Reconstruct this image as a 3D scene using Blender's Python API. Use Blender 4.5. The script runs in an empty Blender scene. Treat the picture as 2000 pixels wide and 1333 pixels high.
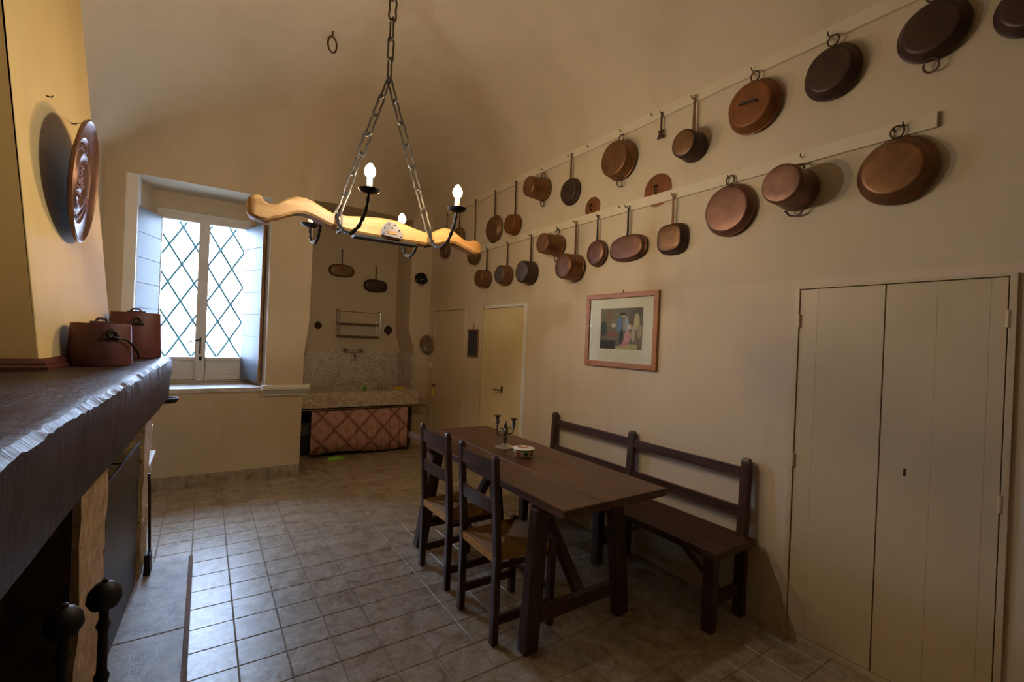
import bpy, bmesh, math, random
from mathutils import Vector, Matrix
random.seed(7)
PI = math.pi
sc = bpy.context.scene
COL = sc.collection

# ------------------------------------------------------------------ camera
EYE = Vector((0.0, 0.0, 1.53))
YAW, PITCH, ROLL, FPX = 0.59027976, -0.00173246, 0.04215889, 895.926
_f = Vector((math.sin(YAW)*math.cos(PITCH), math.cos(YAW)*math.cos(PITCH), math.sin(PITCH)))
_r0 = Vector((math.cos(YAW), -math.sin(YAW), 0)); _u0 = _r0.cross(_f)
_r = math.cos(ROLL)*_r0 + math.sin(ROLL)*_u0
_u = -math.sin(ROLL)*_r0 + math.cos(ROLL)*_u0
cam = bpy.data.cameras.new('camera'); cam_o = bpy.data.objects.new('camera', cam); COL.objects.link(cam_o)
cam.sensor_width = 36; cam.lens = FPX/2000*36; cam.clip_start = 0.02
M = Matrix((( _r.x, _u.x, -_f.x, EYE.x), (_r.y, _u.y, -_f.y, EYE.y), (_r.z, _u.z, -_f.z, EYE.z), (0, 0, 0, 1)))
cam_o.matrix_world = M
sc.camera = cam_o
def project(p):
    d = Vector(p)-EYE; w = d.dot(_f)
    if w < 0.05: return None
    return (1000+FPX*d.dot(_r)/w, 666.5-FPX*d.dot(_u)/w)

# ------------------------------------------------------------------ light, sky, exposure
world = bpy.data.worlds.new('sky'); sc.world = world; world.use_nodes = True
bg = world.node_tree.nodes['Background']
bg.inputs[0].default_value = (0.52, 0.67, 1.0, 1); bg.inputs[1].default_value = 42.0
vs = sc.view_settings
vs.view_transform = 'Standard'; vs.look = 'None'; vs.gamma = 1.0; vs.use_curve_mapping = False
vs.exposure = 0.12
sc.cycles.use_denoising = True
sc.cycles.max_bounces = 10; sc.cycles.diffuse_bounces = 6; sc.cycles.glossy_bounces = 4
sc.cycles.transparent_max_bounces = 12
sc.cycles.sample_clamp_indirect = 6.0
sc.cycles.caustics_reflective = False; sc.cycles.caustics_refractive = False
BULB_COOL, BULB_WARM = 520.0, 450.0

# ------------------------------------------------------------------ materials
MATS = {}
def nt_new(name):
    m = bpy.data.materials.new(name); m.use_nodes = True
    nt = m.node_tree; nt.nodes.clear()
    out = nt.nodes.new('ShaderNodeOutputMaterial'); b = nt.nodes.new('ShaderNodeBsdfPrincipled')
    nt.links.new(b.outputs[0], out.inputs[0])
    MATS[name] = m
    return m, nt, b
def N(nt, t, **kw):
    n = nt.nodes.new(t)
    for k, v in kw.items():
        if hasattr(n, k): setattr(n, k, v)
        else: n.inputs[k].default_value = v
    return n
def c4(c): return (c[0], c[1], c[2], 1)
def ramp(nt, fac, stops):
    r = nt.nodes.new('ShaderNodeValToRGB'); e = r.color_ramp.elements
    while len(e) < len(stops): e.new(0.5)
    for i, (p, c) in enumerate(stops): e[i].position = p; e[i].color = c4(c)
    nt.links.new(fac, r.inputs[0]); return r.outputs[0]
def coords(nt, kind='Object', scale=(1, 1, 1)):
    if kind == 'World':
        g = nt.nodes.new('ShaderNodeNewGeometry'); o = g.outputs['Position']
    else:
        tc = nt.nodes.new('ShaderNodeTexCoord'); o = tc.outputs[kind]
    mp = nt.nodes.new('ShaderNodeMapping'); mp.inputs['Scale'].default_value = scale
    nt.links.new(o, mp.inputs['Vector']); return mp.outputs[0]
def noise(nt, vec, scale, detail=4, rough=0.55, dist=0.0):
    n = nt.nodes.new('ShaderNodeTexNoise'); n.inputs['Scale'].default_value = scale
    n.inputs['Detail'].default_value = detail; n.inputs['Roughness'].default_value = rough; n.inputs['Distortion'].default_value = dist
    nt.links.new(vec, n.inputs['Vector']); return n.outputs['Fac']
def mix(nt, fac, a, b, mode='MIX'):
    m = nt.nodes.new('ShaderNodeMix'); m.data_type = 'RGBA'; m.blend_type = mode
    if isinstance(fac, (int, float)): m.inputs[0].default_value = fac
    else: nt.links.new(fac, m.inputs[0])
    for i, v in ((6, a), (7, b)):
        if isinstance(v, tuple): m.inputs[i].default_value = c4(v)
        else: nt.links.new(v, m.inputs[i])
    return m.outputs[2]
def math_n(nt, op, a, b=0.0, c=None, clamp=False):
    m = nt.nodes.new('ShaderNodeMath'); m.operation = op; m.use_clamp = clamp
    for i, v in enumerate((a, b, c)):
        if v is None: continue
        if isinstance(v, (int, float)): m.inputs[i].default_value = v
        else: nt.links.new(v, m.inputs[i])
    return m.outputs[0]
def bump(nt, b, h, strength=0.2, dist=0.01):
    n = nt.nodes.new('ShaderNodeBump'); n.inputs['Strength'].default_value = strength; n.inputs['Distance'].default_value = dist
    nt.links.new(h, n.inputs['Height']); nt.links.new(n.outputs[0], b.inputs['Normal'])
def simple(name, col, rough=0.6, metal=0.0, var=0.15, scale=12, bmp=0.0, spec=0.5, kind='Object', stretch=(1, 1, 1)):
    m, nt, b = nt_new(name)
    v = coords(nt, kind, stretch); f = noise(nt, v, scale)
    lo = tuple(x*(1-var) for x in col); hi = tuple(min(1, x*(1+var)) for x in col)
    nt.links.new(ramp(nt, f, [(0.3, lo), (0.7, hi)]), b.inputs['Base Color'])
    b.inputs['Roughness'].default_value = rough; b.inputs['Metallic'].default_value = metal
    b.inputs['Specular IOR Level'].default_value = spec
    if bmp: bump(nt, b, f, bmp)
    return m
def sepz(nt):
    g = nt.nodes.new('ShaderNodeNewGeometry'); s = nt.nodes.new('ShaderNodeSeparateXYZ')
    nt.links.new(g.outputs['Position'], s.inputs[0]); return s.outputs

def plaster(name, col, dado=None, dado_z=1.93):
    m, nt, b = nt_new(name)
    v = coords(nt, 'World'); f = noise(nt, v, 1.3, 5, 0.6); f2 = noise(nt, v, 28, 3)
    c = ramp(nt, f, [(0.3, tuple(x*0.93 for x in col)), (0.7, tuple(min(1, x*1.05) for x in col))])
    if dado:
        z = sepz(nt)[2]
        lt = math_n(nt, 'SUBTRACT', dado_z, z); k = math_n(nt, 'MULTIPLY', lt, 120.0, clamp=True)
        c2 = ramp(nt, f, [(0.3, tuple(x*0.94 for x in dado)), (0.7, tuple(min(1, x*1.04) for x in dado))])
        c = mix(nt, k, c, c2)
    st = noise(nt, coords(nt, 'World', (1, 1, 0.16)), 3.2, 5, 0.65, 0.3)
    sf = math_n(nt, 'MULTIPLY', math_n(nt, 'SUBTRACT', st, 0.52, clamp=True), 1.1, clamp=True)
    c = mix(nt, sf, c, tuple(x*k for x, k in zip(col, (0.62, 0.56, 0.48))))
    nt.links.new(c, b.inputs['Base Color']); b.inputs['Roughness'].default_value = 0.75
    b.inputs['Specular IOR Level'].default_value = 0.25
    bump(nt, b, f2, 0.10, 0.01)
    return m
WALLC = (0.57, 0.47, 0.33)
plaster('plaster_right', WALLC, (0.61, 0.505, 0.37), 1.93)
plaster('plaster_back', WALLC, (0.59, 0.485, 0.345), 1.73)
plaster('plaster', WALLC)
plaster('plaster_hood', (0.68, 0.50, 0.22))
plaster('plaster_outside', (0.86, 0.85, 0.82))
simple('door_paint', (0.56, 0.45, 0.29), 0.45, var=0.05, scale=4, bmp=0.03)
simple('door_paint_yellow', (0.68, 0.55, 0.30), 0.4, var=0.05, scale=4, bmp=0.03)
simple('white_paint', (0.72, 0.70, 0.66), 0.45, var=0.06, scale=6)
simple('shutter_paint', (0.155, 0.175, 0.215), 0.5, var=0.06, scale=6)
simple('rail_paint', (0.62, 0.53, 0.38), 0.55, var=0.05, scale=6)
simple('iron', (0.018, 0.016, 0.016), 0.5, 0.5, var=0.4, scale=30, bmp=0.2)
simple('gap_shade', (0.02, 0.015, 0.01), 0.9)  # near-black colour painted in place of shade in door gaps and keyhole
simple('soot', (0.022, 0.018, 0.015), 0.9, var=0.5, scale=8, bmp=0.3)
simple('soot_brown', (0.045, 0.026, 0.014), 0.9, var=0.6, scale=14, bmp=0.5)
simple('chain_iron', (0.10, 0.085, 0.07), 0.4, 0.75, var=0.35, scale=30, bmp=0.2)
simple('teal_iron', (0.006, 0.05, 0.055), 0.5, var=0.1)
simple('chrome', (0.6, 0.6, 0.62), 0.18, 1.0, var=0.05)
simple('silver', (0.55, 0.52, 0.46), 0.3, 0.8, var=0.35, scale=40, bmp=0.1)
simple('pewter', (0.13, 0.12, 0.11), 0.38, 0.9, var=0.35, scale=60, bmp=0.15)
simple('enamel_white', (0.8, 0.8, 0.8), 0.25, var=0.02)
simple('black_panel', (0.025, 0.024, 0.026), 0.35, 0.3, var=0.2, scale=5)
simple('rush', (0.27, 0.135, 0.03), 0.7, var=0.45, scale=60, bmp=0.5, stretch=(1, 6, 1))
simple('rush_pale', (0.52, 0.26, 0.05), 0.7, var=0.4, scale=60, bmp=0.5)
simple('paper', (0.78, 0.72, 0.62), 0.8, var=0.03)
simple('slate', (0.035, 0.035, 0.045), 0.6, var=0.2)
simple('frame_wood', (0.36, 0.14, 0.03), 0.35, var=0.25, scale=10, stretch=(1, 1, 8), bmp=0.05)
simple('slate_wood', (0.22, 0.12, 0.05), 0.5, var=0.25, scale=14)
simple('trim_redwood', (0.10, 0.028, 0.02), 0.35, var=0.3, scale=14)
simple('terracotta_edge', (0.17, 0.09, 0.05), 0.8, var=0.3, scale=20, bmp=0.4)
simple('green_cloth', (0.25, 0.55, 0.05), 0.8, var=0.2)
simple('green_plastic', (0.10, 0.45, 0.04), 0.4, var=0.1)
simple('yellow_sponge', (0.65, 0.5, 0.05), 0.9, var=0.1, bmp=0.3)
simple('yellow_plastic', (0.85, 0.75, 0.05), 0.5, var=0.05)
simple('string', (0.10, 0.07, 0.05), 0.8)
simple('ground_gravel', (0.55, 0.54, 0.50), 0.9, var=0.2, scale=3)
simple('grout', (0.25, 0.22, 0.17), 0.85, var=0.15, scale=10, kind='World')
simple('mirror_glass', (0.72, 0.72, 0.72), 0.15, 0.3, var=0.02)  # pale grey imitates the bright reflection on the mirror face
simple('candle_sleeve', (0.85, 0.80, 0.66), 0.5, var=0.03)

def wood(name, dark, light, rough=0.4, axis=1, scale=5.0, bmp=0.15, kind='Object'):
    m, nt, b = nt_new(name)
    st = [9.0, 9.0, 9.0]; st[axis] = 0.9
    v = coords(nt, kind, tuple(st)); f = noise(nt, v, scale, 8, 0.62, 0.6)
    nt.links.new(ramp(nt, f, [(0.28, dark), (0.72, light)]), b.inputs['Base Color'])
    rr = math_n(nt, 'MULTIPLY_ADD', f, 0.3, rough-0.12); nt.links.new(rr, b.inputs['Roughness'])
    bump(nt, b, f, bmp, 0.006); return m
wood('table_wood', (0.018, 0.008, 0.005), (0.150, 0.068, 0.033), 0.32, 1, 2.2)
wood('leg_wood', (0.022, 0.009, 0.006), (0.075, 0.030, 0.017), 0.40, 2, 4.0)
wood('rail_wood', (0.024, 0.010, 0.007), (0.080, 0.032, 0.018), 0.38, 1, 4.0)
wood('chair_wood', (0.026, 0.012, 0.009), (0.085, 0.038, 0.026), 0.33, 2, 4.0)
def beam_mat():
    m, nt, b = nt_new('beam_wood')
    f = noise(nt, coords(nt, 'World', (6, 1.2, 6)), 3.0, 8, 0.65, 0.8); g = noise(nt, coords(nt, 'World', (3, 34, 2.2)), 1.6, 6, 0.7, 0.5)
    h = math_n(nt, 'ADD', math_n(nt, 'MULTIPLY', f, 0.45), math_n(nt, 'MULTIPLY', g, 0.55))
    nt.links.new(ramp(nt, h, [(0.33, (0.010, 0.006, 0.005)), (0.5, (0.032, 0.018, 0.014)), (0.68, (0.075, 0.043, 0.034))]), b.inputs['Base Color'])
    nt.links.new(math_n(nt, 'MULTIPLY_ADD', h, 0.5, 0.18), b.inputs['Roughness']); b.inputs['Specular IOR Level'].default_value = 0.28
    bump(nt, b, h, 0.9, 0.012)
beam_mat()
wood('yoke_wood', (0.36, 0.16, 0.045), (0.62, 0.34, 0.11), 0.55, 0, 2.5, 0.15)
wood('yoke_endgrain', (0.12, 0.06, 0.025), (0.26, 0.14, 0.06), 0.65, 1, 2.5, 0.2)

def copper(name, bright, dark, metal=0.75, rough=0.38):
    m, nt, b = nt_new(name)
    v = coords(nt); f = noise(nt, v, 9, 6, 0.65, 0.5); f2 = noise(nt, v, 55, 3)
    nt.links.new(ramp(nt, f, [(0.25, dark), (0.75, bright)]), b.inputs['Base Color'])
    b.inputs['Metallic'].default_value = metal
    nt.links.new(math_n(nt, 'MULTIPLY_ADD', f2, 0.25, rough-0.1), b.inputs['Roughness'])
    bump(nt, b, f2, 0.12, 0.004); return m
copper('copper', (0.27, 0.125, 0.05), (0.11, 0.05, 0.02), 0.65, 0.4)
copper('copper_rosy', (0.24, 0.12, 0.08), (0.11, 0.052, 0.035), 0.65, 0.4)
copper('copper_orange', (0.26, 0.09, 0.02), (0.12, 0.042, 0.012), 0.4, 0.5)
copper('copper_brown', (0.24, 0.12, 0.05), (0.10, 0.05, 0.022), 0.55, 0.45)
copper('copper_dark', (0.085, 0.045, 0.03), (0.035, 0.02, 0.015), 0.5, 0.45)
copper('tin_grey', (0.24, 0.22, 0.23), (0.10, 0.09, 0.095), 0.65, 0.42)
copper('brass_old', (0.32, 0.20, 0.07), (0.16, 0.10, 0.035), 0.65, 0.4)
copper('plate_copper', (0.22, 0.115, 0.085), (0.10, 0.05, 0.04), 0.6, 0.42)
copper('handle_iron', (0.13, 0.075, 0.05), (0.05, 0.03, 0.022), 0.6, 0.45)
copper('pot_red', (0.12, 0.030, 0.030), (0.055, 0.014, 0.013), 0.0, 0.55)

def tile_mat():
    m, nt, b = nt_new('floor_tile')
    v = coords(nt, 'World'); f = noise(nt, v, 9, 6, 0.7, 0.8); f2 = noise(nt, v, 45, 5, 0.7); f3 = noise(nt, v, 2.2, 2)
    c = ramp(nt, f, [(0.32, (0.15, 0.10, 0.045)), (0.47, (0.36, 0.29, 0.20)), (0.70, (0.54, 0.49, 0.41))])
    c = mix(nt, math_n(nt, 'MULTIPLY', math_n(nt, 'SUBTRACT', f2, 0.40, clamp=True), 2.2, clamp=True), c, (0.22, 0.165, 0.09), 'MIX')
    oi = nt.nodes.new('ShaderNodeObjectInfo')
    c = mix(nt, math_n(nt, 'MULTIPLY', oi.outputs['Random'], 0.14), c, (0.22, 0.17, 0.10))
    nt.links.new(c, b.inputs['Base Color'])
    nt.links.new(math_n(nt, 'MULTIPLY_ADD', f2, 0.25, 0.23), b.inputs['Roughness']); b.inputs['Specular IOR Level'].default_value = 0.75
    bump(nt, b, f2, 0.15, 0.004)
tile_mat()
def marble():
    m, nt, b = nt_new('marble')
    v = coords(nt, 'World', (1, 1, 1.6)); f = noise(nt, v, 9, 8, 0.7, 2.2); f2 = noise(nt, v, 2.5, 3)
    c = ramp(nt, f, [(0.34, (0.52, 0.45, 0.37)), (0.44, (0.34, 0.26, 0.21)), (0.49, (0.60, 0.54, 0.47)), (0.62, (0.68, 0.63, 0.56)), (0.72, (0.44, 0.36, 0.29))])
    c = mix(nt, math_n(nt, 'MULTIPLY', f2, 0.4), c, (0.50, 0.38, 0.26))
    nt.links.new(c, b.inputs['Base Color']); b.inputs['Roughness'].default_value = 0.4
marble()
def stone(name, lo, mid, hi, sc_=14, rough=0.85, bm=0.7):
    m, nt, b = nt_new(name)
    v = coords(nt, 'World'); f = noise(nt, v, sc_, 8, 0.7, 0.4)
    nt.links.new(ramp(nt, f, [(0.3, lo), (0.5, mid), (0.72, hi)]), b.inputs['Base Color'])
    b.inputs['Roughness'].default_value = rough; bump(nt, b, f, bm, 0.02)
stone('jamb_stone', (0.20, 0.11, 0.04), (0.42, 0.27, 0.12), (0.55, 0.38, 0.20), 20)
stone('hearth_stone', (0.12, 0.10, 0.10), (0.30, 0.27, 0.25), (0.42, 0.38, 0.36), 9, 0.5, 0.3)
stone('sill_stone', (0.45, 0.43, 0.40), (0.62, 0.60, 0.56), (0.75, 0.73, 0.70), 8, 0.5, 0.1)
def damask():
    m, nt, b = nt_new('damask')
    s = sepz(nt)
    def tri(a):
        q = math_n(nt, 'FRACT', a); return math_n(nt, 'ABSOLUTE', math_n(nt, 'SUBTRACT', q, 0.5))
    u = math_n(nt, 'MULTIPLY', s[0], 3.3); w = math_n(nt, 'MULTIPLY', s[2], 3.0)
    a = tri(math_n(nt, 'ADD', u, w)); d = tri(math_n(nt, 'SUBTRACT', u, w))
    mn = math_n(nt, 'MINIMUM', a, d)
    nz = noise(nt, coords(nt, 'World'), 26, 5, 0.7); v = math_n(nt, 'MULTIPLY_ADD', math_n(nt, 'SUBTRACT', nz, 0.5), 0.30, math_n(nt, 'ADD', mn, 0.05))
    c = ramp(nt, v, [(0.03, (0.22, 0.10, 0.09)), (0.09, (0.30, 0.14, 0.12)), (0.14, (0.52, 0.29, 0.25)), (0.36, (0.56, 0.34, 0.29)), (0.52, (0.46, 0.23, 0.19))])
    nt.links.new(c, b.inputs['Base Color']); b.inputs['Roughness'].default_value = 0.85
damask()
def tureen_mat():
    m, nt, b = nt_new('painted_china')
    s = coords(nt); sx = nt.nodes.new('ShaderNodeSeparateXYZ'); nt.links.new(s, sx.inputs[0])
    z = sx.outputs[2]; f = noise(nt, s, 26, 3)
    ang = math_n(nt, 'ARCTAN2', sx.outputs[1], sx.outputs[0])
    wv = math_n(nt, 'SINE', math_n(nt, 'MULTIPLY', ang, 4.0))
    white = (0.72, 0.69, 0.60)
    band = math_n(nt, 'MULTIPLY', math_n(nt, 'GREATER_THAN', z, 0.018), math_n(nt, 'LESS_THAN', z, 0.042))
    red = math_n(nt, 'MULTIPLY', band, math_n(nt, 'GREATER_THAN', math_n(nt, 'ADD', wv, math_n(nt, 'SUBTRACT', f, 0.5)), 0.35))
    grn = math_n(nt, 'MULTIPLY', band, math_n(nt, 'LESS_THAN', math_n(nt, 'ADD', wv, math_n(nt, 'SUBTRACT', f, 0.5)), -0.55))
    line = math_n(nt, 'MULTIPLY', math_n(nt, 'GREATER_THAN', z, 0.049), math_n(nt, 'LESS_THAN', z, 0.0575))
    rad = math_n(nt, 'SQRT', math_n(nt, 'ADD', math_n(nt, 'MULTIPLY', sx.outputs[0], sx.outputs[0]), math_n(nt, 'MULTIPLY', sx.outputs[1], sx.outputs[1])))
    top = math_n(nt, 'MULTIPLY', math_n(nt, 'GREATER_THAN', z, 0.06), math_n(nt, 'MULTIPLY', math_n(nt, 'GREATER_THAN', rad, 0.022), math_n(nt, 'LESS_THAN', rad, 0.042)))
    top = math_n(nt, 'MULTIPLY', top, math_n(nt, 'GREATER_THAN', f, 0.45))
    c = mix(nt, red, white, (0.40, 0.09, 0.07)); c = mix(nt, grn, c, (0.06, 0.16, 0.06)); c = mix(nt, line, c, (0.07, 0.17, 0.06)); c = mix(nt, top, c, (0.45, 0.14, 0.10))
    nt.links.new(c, b.inputs['Base Color']); b.inputs['Roughness'].default_value = 0.2
tureen_mat()
def glass():
    m = bpy.data.materials.new('glass'); m.use_nodes = True; nt = m.node_tree; nt.nodes.clear()
    out = nt.nodes.new('ShaderNodeOutputMaterial'); t = nt.nodes.new('ShaderNodeBsdfTransparent'); g = nt.nodes.new('ShaderNodeBsdfGlossy')
    t.inputs[0].default_value = (0.96, 0.98, 0.97, 1); g.inputs['Roughness'].default_value = 0.02
    lw = nt.nodes.new('ShaderNodeLayerWeight'); lw.inputs[0].default_value = 0.15
    mx = nt.nodes.new('ShaderNodeMixShader'); nt.links.new(lw.outputs['Fresnel'], mx.inputs[0])
    nt.links.new(t.outputs[0], mx.inputs[1]); nt.links.new(g.outputs[0], mx.inputs[2]); nt.links.new(mx.outputs[0], out.inputs[0])
    MATS['glass'] = m
glass()
def emit(name, col, s):
    m = bpy.data.materials.new(name); m.use_nodes = True; nt = m.node_tree; nt.nodes.clear()
    out = nt.nodes.new('ShaderNodeOutputMaterial'); e = nt.nodes.new('ShaderNodeEmission')
    e.inputs[0].default_value = c4(col); e.inputs[1].default_value = s; nt.links.new(e.outputs[0], out.inputs[0]); MATS[name] = m
emit('bulb_cool', (0.92, 0.97, 1.0), BULB_COOL); emit('bulb_warm', (1.0, 0.72, 0.40), BULB_WARM)
def print_mat():
    m, nt, b = nt_new('colour_print'); a = nt.nodes.new('ShaderNodeAttribute'); a.attribute_name = 'ink'
    nt.links.new(a.outputs['Color'], b.inputs['Base Color']); b.inputs['Roughness'].default_value = 0.7
print_mat()

# ------------------------------------------------------------------ mesh helpers
class B:
    def __init__(s): s.v = []; s.f = []
    def add(s, vs_, fs): o = len(s.v); s.v += [tuple(p) for p in vs_]; s.f += [tuple(i+o for i in f) for f in fs]; return s
    def box(s, x0, x1, y0, y1, z0, z1):
        return s.add([(x0, y0, z0), (x1, y0, z0), (x1, y1, z0), (x0, y1, z0), (x0, y0, z1), (x1, y0, z1), (x1, y1, z1), (x0, y1, z1)],
                     [(0, 3, 2, 1), (4, 5, 6, 7), (0, 1, 5, 4), (1, 2, 6, 5), (2, 3, 7, 6), (3, 0, 4, 7)])
    def bar(s, p0, p1, w, d, up=(0, 0, 1), w1=None, d1=None):
        p0, p1 = Vector(p0), Vector(p1); a = (p1-p0).normalized(); up = Vector(up)
        if abs(a.dot(up)) > 0.98: up = Vector((1, 0, 0))
        sx = a.cross(up).normalized(); sy = sx.cross(a).normalized(); w1 = w1 or w; d1 = d1 or d
        vs_ = []
        for p, ww, dd in ((p0, w, d), (p1, w1, d1)):
            for i, j in ((-1, -1), (1, -1), (1, 1), (-1, 1)): vs_.append(p+sx*i*ww/2+sy*j*dd/2)
        return s.add(vs_, [(0, 1, 2, 3), (7, 6, 5, 4), (0, 4, 5, 1), (1, 5, 6, 2), (2, 6, 7, 3), (3, 7, 4, 0)])
    def tube(s, pts, r, n=8, closed=False, caps=True):
        pts = [Vector(p) for p in pts]; m = len(pts); rr = r if isinstance(r, (list, tuple)) else [r]*m
        up = Vector((0, 0, 1)); vs_ = []; prev = None
        for i, p in enumerate(pts):
            a = (pts[(i+1) % m]-pts[i-1]) if closed else (pts[min(i+1, m-1)]-pts[max(i-1, 0)])
            a.normalize()
            if prev is None:
                q = up if abs(a.dot(up)) < 0.9 else Vector((1, 0, 0)); x = a.cross(q).normalized()
            else:
                x = (prev-a*prev.dot(a)).normalized()
            prev = x; y = a.cross(x)
            for k in range(n): t = 2*PI*k/n; vs_.append(p+(x*math.cos(t)+y*math.sin(t))*rr[i])
        fs = []
        for i in range(m if closed else m-1):
            for k in range(n):
                j = (i+1) % m; fs.append((i*n+k, i*n+(k+1) % n, j*n+(k+1) % n, j*n+k))
        if caps and not closed: fs.append(tuple(range(n))[::-1]); fs.append(tuple((m-1)*n+k for k in range(n)))
        return s.add(vs_, fs)
    def lathe(s, prof, n=32, axis='z', c=(0, 0, 0), sy=1.0, sq=2.0):
        # prof: list of (h, r); axis z or x ; sq > 2 squares the section (superellipse)
        vs_ = []; fs = []; m = len(prof)
        for h, r in prof:
            for k in range(n):
                t = 2*PI*k/n; ct, st = math.cos(t), math.sin(t)
                q = (abs(ct)**sq+abs(st)**sq)**(-1/sq)
                a, b2 = ct*q*r*sy if False else ct*q*r, st*q*r
                if axis == 'z': p = (c[0]+a, c[1]+b2*sy, c[2]+h)
                else: p = (c[0]+h, c[1]+(r*ct*q+(sy-1.0)*0)*1.0 if sy == 1.0 else c[1]+ct*q*r*sy, c[2]+b2)
                vs_.append(p)
        for i in range(m-1):
            for k in range(n): fs.append((i*n+k, i*n+(k+1) % n, (i+1)*n+(k+1) % n, (i+1)*n+k))
        if prof[0][1] > 1e-6: fs.append(tuple(range(n))[::-1])
        if prof[-1][1] > 1e-6: fs.append(tuple((m-1)*n+k for k in range(n)))
        return s.add(vs_, fs)
    def prism(s, poly, lo, hi, plane='xz'):
        n = len(poly); vs_ = []
        for h in (lo, hi):
            for a, b2 in poly:
                vs_.append((a, h, b2) if plane == 'xz' else ((h, a, b2) if plane == 'yz' else (a, b2, h)))
        fs = [tuple(range(n)), tuple(range(2*n-1, n-1, -1))]
        for i in range(n): j = (i+1) % n; fs.append((i, i+n, j+n, j))
        return s.add(vs_, fs)
    def mesh(s, name, mat, smooth=False, bevel=0.0, seg=2):
        bm = bmesh.new(); bv = [bm.verts.new(p) for p in s.v]
        for f in s.f:
            try: bm.faces.new([bv[i] for i in f])
            except ValueError: pass
        bmesh.ops.remove_doubles(bm, verts=bm.verts, dist=1e-6)
        bmesh.ops.recalc_face_normals(bm, faces=bm.faces)
        if bevel:
            ed = [e for e in bm.edges if len(e.link_faces) == 2 and e.calc_face_angle() > 0.6]
            bmesh.ops.bevel(bm, geom=ed, offset=bevel, segments=seg, affect='EDGES', profile=0.6)
        me = bpy.data.meshes.new(name); bm.to_mesh(me); bm.free()
        if smooth:
            for p in me.polygons: p.use_smooth = True
            try: me.set_sharp_from_angle(angle=0.7)
            except Exception: pass
        me.materials.append(MATS[mat]); return me
    def build(s, name, mat, parent=None, smooth=False, bevel=0.0, seg=2, loc=(0, 0, 0)):
        o = bpy.data.objects.new(name, s.mesh(name, mat, smooth, bevel, seg)); COL.objects.link(o); o.location = loc
        if parent: o.parent = parent
        return o
def tag(o, label=None, cat=None, group=None, kind=None):
    if label: o['label'] = label
    if cat: o['category'] = cat
    if group: o['group'] = group
    if kind: o['kind'] = kind
    return o
def thing(name, label, cat, loc=(0, 0, 0), rz=0.0, group=None, kind=None):
    o = bpy.data.objects.new(name, None); COL.objects.link(o); o.location = loc; o.rotation_euler = (0, 0, rz)
    o.empty_display_size = 0.1
    return tag(o, label, cat, group, kind)
def shared(name, me, parent, loc=(0, 0, 0), rot=None):
    o = bpy.data.objects.new(name, me); COL.objects.link(o); o.parent = parent; o.location = loc
    if rot: o.rotation_euler = rot
    return o

# ================================================================== ROOM SHELL
XR, XL, YB, YF, ZW = 2.68, -0.76, 5.30, -3.20, 4.2
YP, YN, ZN = 6.15, 6.73, 3.20           # alcove pier front, alcove back, alcove soffit
# ---- floor: base + tiles
fl = B().box(-0.95, 2.95, -3.4, 6.95, -0.12, -0.004).build('floor', 'grout')
tag(fl, 'beige mottled square ceramic tile floor of the kitchen', 'floor', kind='structure')
T = 0.2; G = 0.0022
def tile_b(x0, x1, y0, y1, zb=-0.004, zt=0.0, bv=0.002):
    b = B()
    b.add([(x0, y0, zb), (x1, y0, zb), (x1, y1, zb), (x0, y1, zb), (x0, y0, zt-bv), (x1, y0, zt-bv), (x1, y1, zt-bv), (x0, y1, zt-bv),
           (x0+bv, y0+bv, zt), (x1-bv, y0+bv, zt), (x1-bv, y1-bv, zt), (x0+bv, y1-bv, zt)],
          [(0, 1, 5, 4), (1, 2, 6, 5), (2, 3, 7, 6), (3, 0, 4, 7), (4, 5, 9, 8), (5, 6, 10, 9), (6, 7, 11, 10), (7, 4, 8, 11), (8, 9, 10, 11)])
    return b
full_tile = tile_b(-T/2+G, T/2-G, -T/2+G, T/2-G).mesh('floor_tile', 'floor_tile')
cand = []
ix0, iy0 = -0.022, 2.582
for i in range(-4, 14):
    for j in range(-30, 22):
        x0 = ix0+i*T; y0 = iy0+j*T; x1 = x0+T; y1 = y0+T
        cx0, cx1 = max(x0, XL), min(x1, XR); cy0, cy1 = max(y0, YF), min(y1, YN)
        if cx1-cx0 < 0.02 or cy1-cy0 < 0.02: continue
        if cy0 >= YB and cx1 <= 0.89: continue
        if cy1 > YB and cx0 < 0.88: cy1 = min(cy1, YB)
        if cy0 > YP and cx0 > 2.46: continue
        if cy1-cy0 < 0.02: continue
        area = 0
        ps = [project(p) for p in ((cx0, cy0, 0), (cx1, cy0, 0), (cx1, cy1, 0), (cx0, cy1, 0))]
        if all(ps) and any(-40 < p[0] < 2040 and p[1] < 1373 for p in ps):
            area = abs(sum(ps[k][0]*ps[(k+1) % 4][1]-ps[(k+1) % 4][0]*ps[k][1] for k in range(4)))/2
            if cx0 < -0.3 : area = 0
        cand.append((area, cx0, cx1, cy0, cy1, abs((cx1-cx0)-T) < 1e-6 and abs((cy1-cy0)-T) < 1e-6))
cand.sort(reverse=True); rest = B()
for k, (a, x0, x1, y0, y1, full) in enumerate(cand):
    if k < 300 and a > 0:
        me = full_tile if full else tile_b(-(x1-x0)/2+G, (x1-x0)/2-G, -(y1-y0)/2+G, (y1-y0)/2-G).mesh('floor_tile', 'floor_tile')
        shared('floor_tile', me, fl, ((x0+x1)/2, (y0+y1)/2, random.uniform(-0.0008, 0.0)))
    else:
        t_ = tile_b(x0+G, x1-G, y0+G, y1-G); rest.add(t_.v, t_.f)
tag(rest.build('outer_floor_tiles', 'floor_tile', fl), kind='stuff')

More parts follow.
